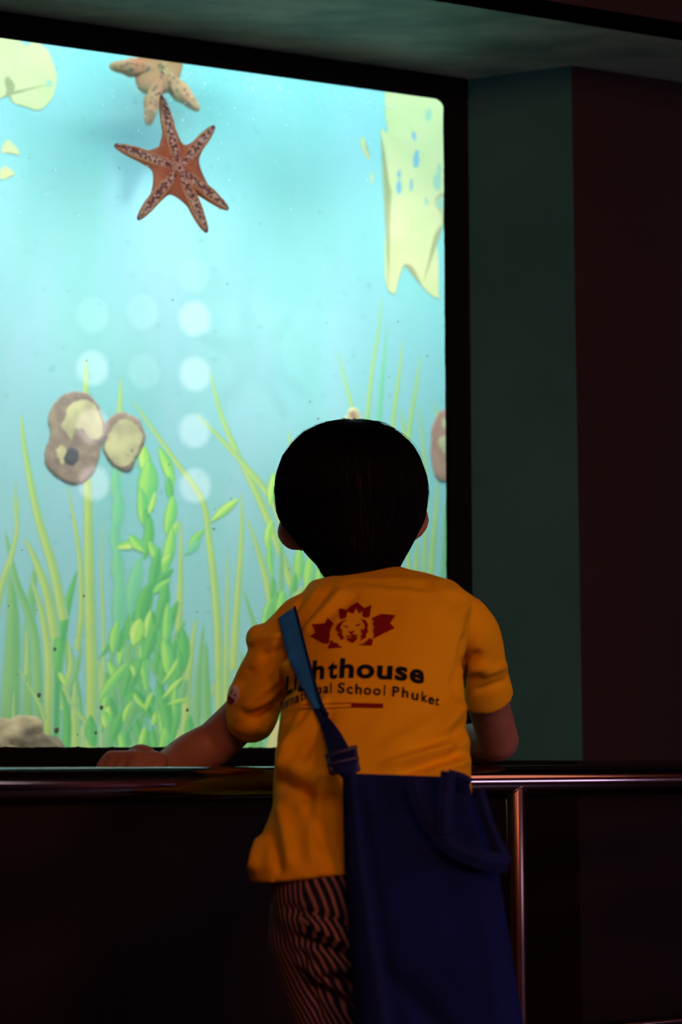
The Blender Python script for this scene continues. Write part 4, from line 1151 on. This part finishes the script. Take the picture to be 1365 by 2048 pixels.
# strap over the shoulder
LE = catmull([(557,1237),(562,1258),(576,1312),(592,1350),(612,1388),(630,1423),(645,1461),(656,1505),(662,1532)], 6)
RE = catmull([(590,1214),(597,1240),(612,1300),(628,1358),(637,1390),(650,1423),(679,1461),(700,1497),(713,1522)], 6)
rows = []
for a, b in zip(LE, RE):
    r = []
    for q in np.linspace(0, 1, 5):
        x, y = a + (b - a) * q
        d = ray(x, y).normalized(); h = BV.ray_cast(CAM, d)
        r.append([x, y, h[0].y if h[0] else None])
    ys = [p[2] for p in r if p[2] is not None]
    for p in r:
        if p[2] is None or p[2] > min(ys) + 0.03: p[2] = min(ys) + 0.02
    rows.append(r)
Yg = np.array([[p[2] for p in r] for r in rows]); Y00 = Yg.copy()
for it in range(14):
    Ys = Yg.copy(); Ys[1:-1] = (Yg[:-2] + Yg[1:-1] * 2 + Yg[2:]) / 4; Ys[:, 1:-1] = (Ys[:, :-2] + Ys[:, 1:-1] * 2 + Ys[:, 2:]) / 4; Yg = np.minimum(Ys, Yg + .001)
Yg = np.minimum(Yg, Y00) ; Yg = np.minimum(Yg, (np.vstack([Yg[1:], Yg[-1:]]) + np.vstack([Yg[:1], Yg[:-1]])) / 2)
t_end = np.linspace(0, 1, len(rows))
srows = []
for i, r in enumerate(rows):
    pull = max(0, (t_end[i] - .72) / .28)
    srows.append([at(p[0], p[1], (Yg[i, j] - 0.0060) * (1 - pull) + min(Yg[i, j] - .0060, 1.915) * pull) for j, p in enumerate(r)])
# over the shoulder and down the chest to the far corner of the bag
top = srows[0]
pre = []
for dY, dz, sh in ((.100, -.055, .012), (.088, -.020, .008), (.062, .000, .004), (.030, .006, .0)):
    pre.append([Vector((p.x + sh, p.y + dY, p.z + dz - 0.006 * 0)) for p in top])
chest = []
for (x, y, Y) in ((900,1545,2.152),(800,1490,2.176),(700,1420,2.19),(640,1340,2.212)):
    c = at(x, y, Y); chest.append([c + Vector((-.010 + .005 * q, 0, .008 - .004 * q)) for q in range(5)])
full = [chest[0], chest[1], chest[2], chest[3]] + pre + srows
ribbon('strap', [r[::-1] for r in srows[:30]], 0.0022, M['strap'], bag)
tag(ribbon('strap_lower', [r[::-1] for r in srows[29:]], 0.0024, M['bag_band'], bag), 'darker navy lower end of the strap')
ribbon('strap', [r[::-1] for r in ([chest[0], chest[1], chest[2], chest[3]] + pre + [srows[0]])], 0.0022, M['strap'], bag)
# piping along the strap's inner edge
v, f = tube([r[4] + Vector((0, -.0016, 0)) for r in srows[:32]], [.0013 + .0012 * (i / 31) ** 3 for i in range(32)], 8, 1); py_obj('strap_piping', v, f, M['bag_band'], bag, True)
# slider buckle and lower strap end
c0 = [at(656,1512,1.908), at(710,1496,1.908), at(716,1538,1.904), at(664,1545,1.904)]
def bar(a, b, r): return tube([a, b], [r, r], 10, 2)
bk = empty('unused', (0, 0, 0)); bpy.data.objects.remove(bk)
Vb, Fb = [], []
for i, j, r in ((0, 1, .0030), (1, 2, .0026), (2, 3, .0030), (3, 0, .0026)):
    v, f = bar(c0[i], c0[j], r); o = len(Vb); Vb += v; Fb += [tuple(q + o for q in g) for g in f]
v, f = bar(c0[0].lerp(c0[3], .5) + Vector((0, -.003, 0)), c0[1].lerp(c0[2], .5) + Vector((0, -.003, 0)), .0032); o = len(Vb); Vb += v; Fb += [tuple(q + o for q in g) for g in f]
py_obj('buckle', Vb, Fb, M['buckle'], bag, True)
Lf = [(659,1516),(664,1532),(676,1545),(686,1556),(690,1580)]; Rt = [(712,1500),(714,1525),(713,1545),(714,1556),(716,1580)]
ribbon('strap_end', [[at(a[0] + (b[0] - a[0]) * q, a[1] + (b[1] - a[1]) * q, 1.905 - .003 * i) for q in (0, .33, .66, 1)][::-1] for i, (a, b) in enumerate(zip(Lf, Rt))], .003, M['bag_band'], bag)
# hand loops lying against the front
def loop(pts, w, Y, name='handle'):
    Q = catmull(pts, 6); rows_ = []
    for i, p in enumerate(Q):
        d = Q[min(i + 1, len(Q) - 1)] - Q[max(i - 1, 0)]; d = d[:2] / np.linalg.norm(d[:2]); n = np.array([-d[1], d[0]]) * w / 2
        rows_.append([at(p[0] + n[0] * k, p[1] + n[1] * k, p[2] + (.002 if abs(k) == 1 else 0)) for k in (-1, 0, 1)])
    a = (rows_[1][1] - rows_[0][1]).cross(rows_[0][2] - rows_[0][0])
    if a.y > 0: rows_ = [r[::-1] for r in rows_]
    return ribbon(name, rows_, .0022, M['bag_band'], bag, False)
loop([(828,1562,1.893),(842,1608,1.886),(868,1652,1.880),(905,1692,1.876),(955,1716,1.876),(1016,1728,1.884)], 36, 0)
loop([(1014,1724,1.886),(992,1680,1.890),(976,1640,1.894),(958,1580,1.900)], 20, 0)
loop([(898,1545,1.889),(893,1580,1.882),(889,1620,1.876),(888,1668,1.874)], 30, 0)
loop([(896,1548,1.890),(925,1556,1.892),(940,1566,1.896)], 16, 0, 'top_flap')

# ================================================================ BEHIND THE CAMERA: WHAT THE GLASS AND STEEL REFLECT
PN = None
def mirror_at(px, py, dist):
    P = hit(px, py, WO + N * -0.002, N); d = ray(px, py).normalized(); r = d - N * 2 * d.dot(N)
    return P + r * dist, r
c3, r3 = mirror_at(290, 800, 3.0)
face = Vector((-r3.x, -r3.y, 0)).normalized(); face = Matrix.Rotation(math.radians(-24), 3, 'Z') @ face
side = Vector((0, 0, 1)).cross(face)
board = empty('lamp_board', (c3.x - face.x * .02, c3.y - face.y * .02, 0)); tag(board, 'upright dark board of round lamps mirrored in the glass', 'lamp')
hw = 0.29
pA, pB = c3 + side * hw - face * 0.012, c3 - side * hw - face * 0.012
prism('board', [pA, pB, pB - face * .05, pA - face * .05], 0.0, HALL_H - 0.02, M['lamp_body'], board)
def lamp(px, py, m, rr=29):
    P = hit(px, py, WO + N * -0.002, N); d = ray(px, py).normalized(); r = d - N * 2 * d.dot(N)
    t = (c3 - P).dot(face) / r.dot(face); q = P + r * t
    R = rr / F * ((P - CAM).length + t) * 1.08
    if q.z + R > HALL_H - .03: return
    up = Vector((0, 0, 1)); V, Fc = [], []
    lev = [(1.0, -0.012), (1.0, 0.004), (.9, .010), (.5, .016)]
    for s, h in lev: V += [q + side * R * s * math.cos(a) + up * R * s * 1.08 * math.sin(a) + face * h for a in np.linspace(0, 2 * math.pi, 29)[:-1]]
    n = 28
    for i in range(3):
        for j in range(n): Fc.append((i * n + j, i * n + (j + 1) % n, (i + 1) * n + (j + 1) % n, (i + 1) * n + j))
    Fc.append(tuple(range(3 * n, 4 * n)))
    py_obj('lamp_lens', V, Fc, m, board, True)
for x, y, k in [(187,628,'lamp_dim'),(187,735,'lamp'),(187,850,'lamp'),(190,965,'lamp'),(288,622,'lamp_dim'),(290,742,'lamp_dim'),(390,548,'lamp_dim'),(392,636,'lamp'),(393,747,'lamp'),(392,860,'lamp'),(393,970,'lamp')]:
    lamp(x, y, M[k])
# another lit display window across the hall
disp_w = empty('display_window', (3.3, 0.55, 0.6)); tag(disp_w, 'long lit lavender display window across the hall', 'display window')
prism('lit_panel', [(3.295, -0.15), (3.295, 1.25), (3.26, 1.25), (3.26, -0.15)], 0.72, 1.12, M['display'], disp_w)
for z0, z1 in ((0.66, 0.718), (1.122, 1.18)): prism('display_frame', [(3.295, -0.20), (3.295, 1.30), (3.24, 1.30), (3.24, -0.20)], z0, z1, M['lamp_body'], disp_w)
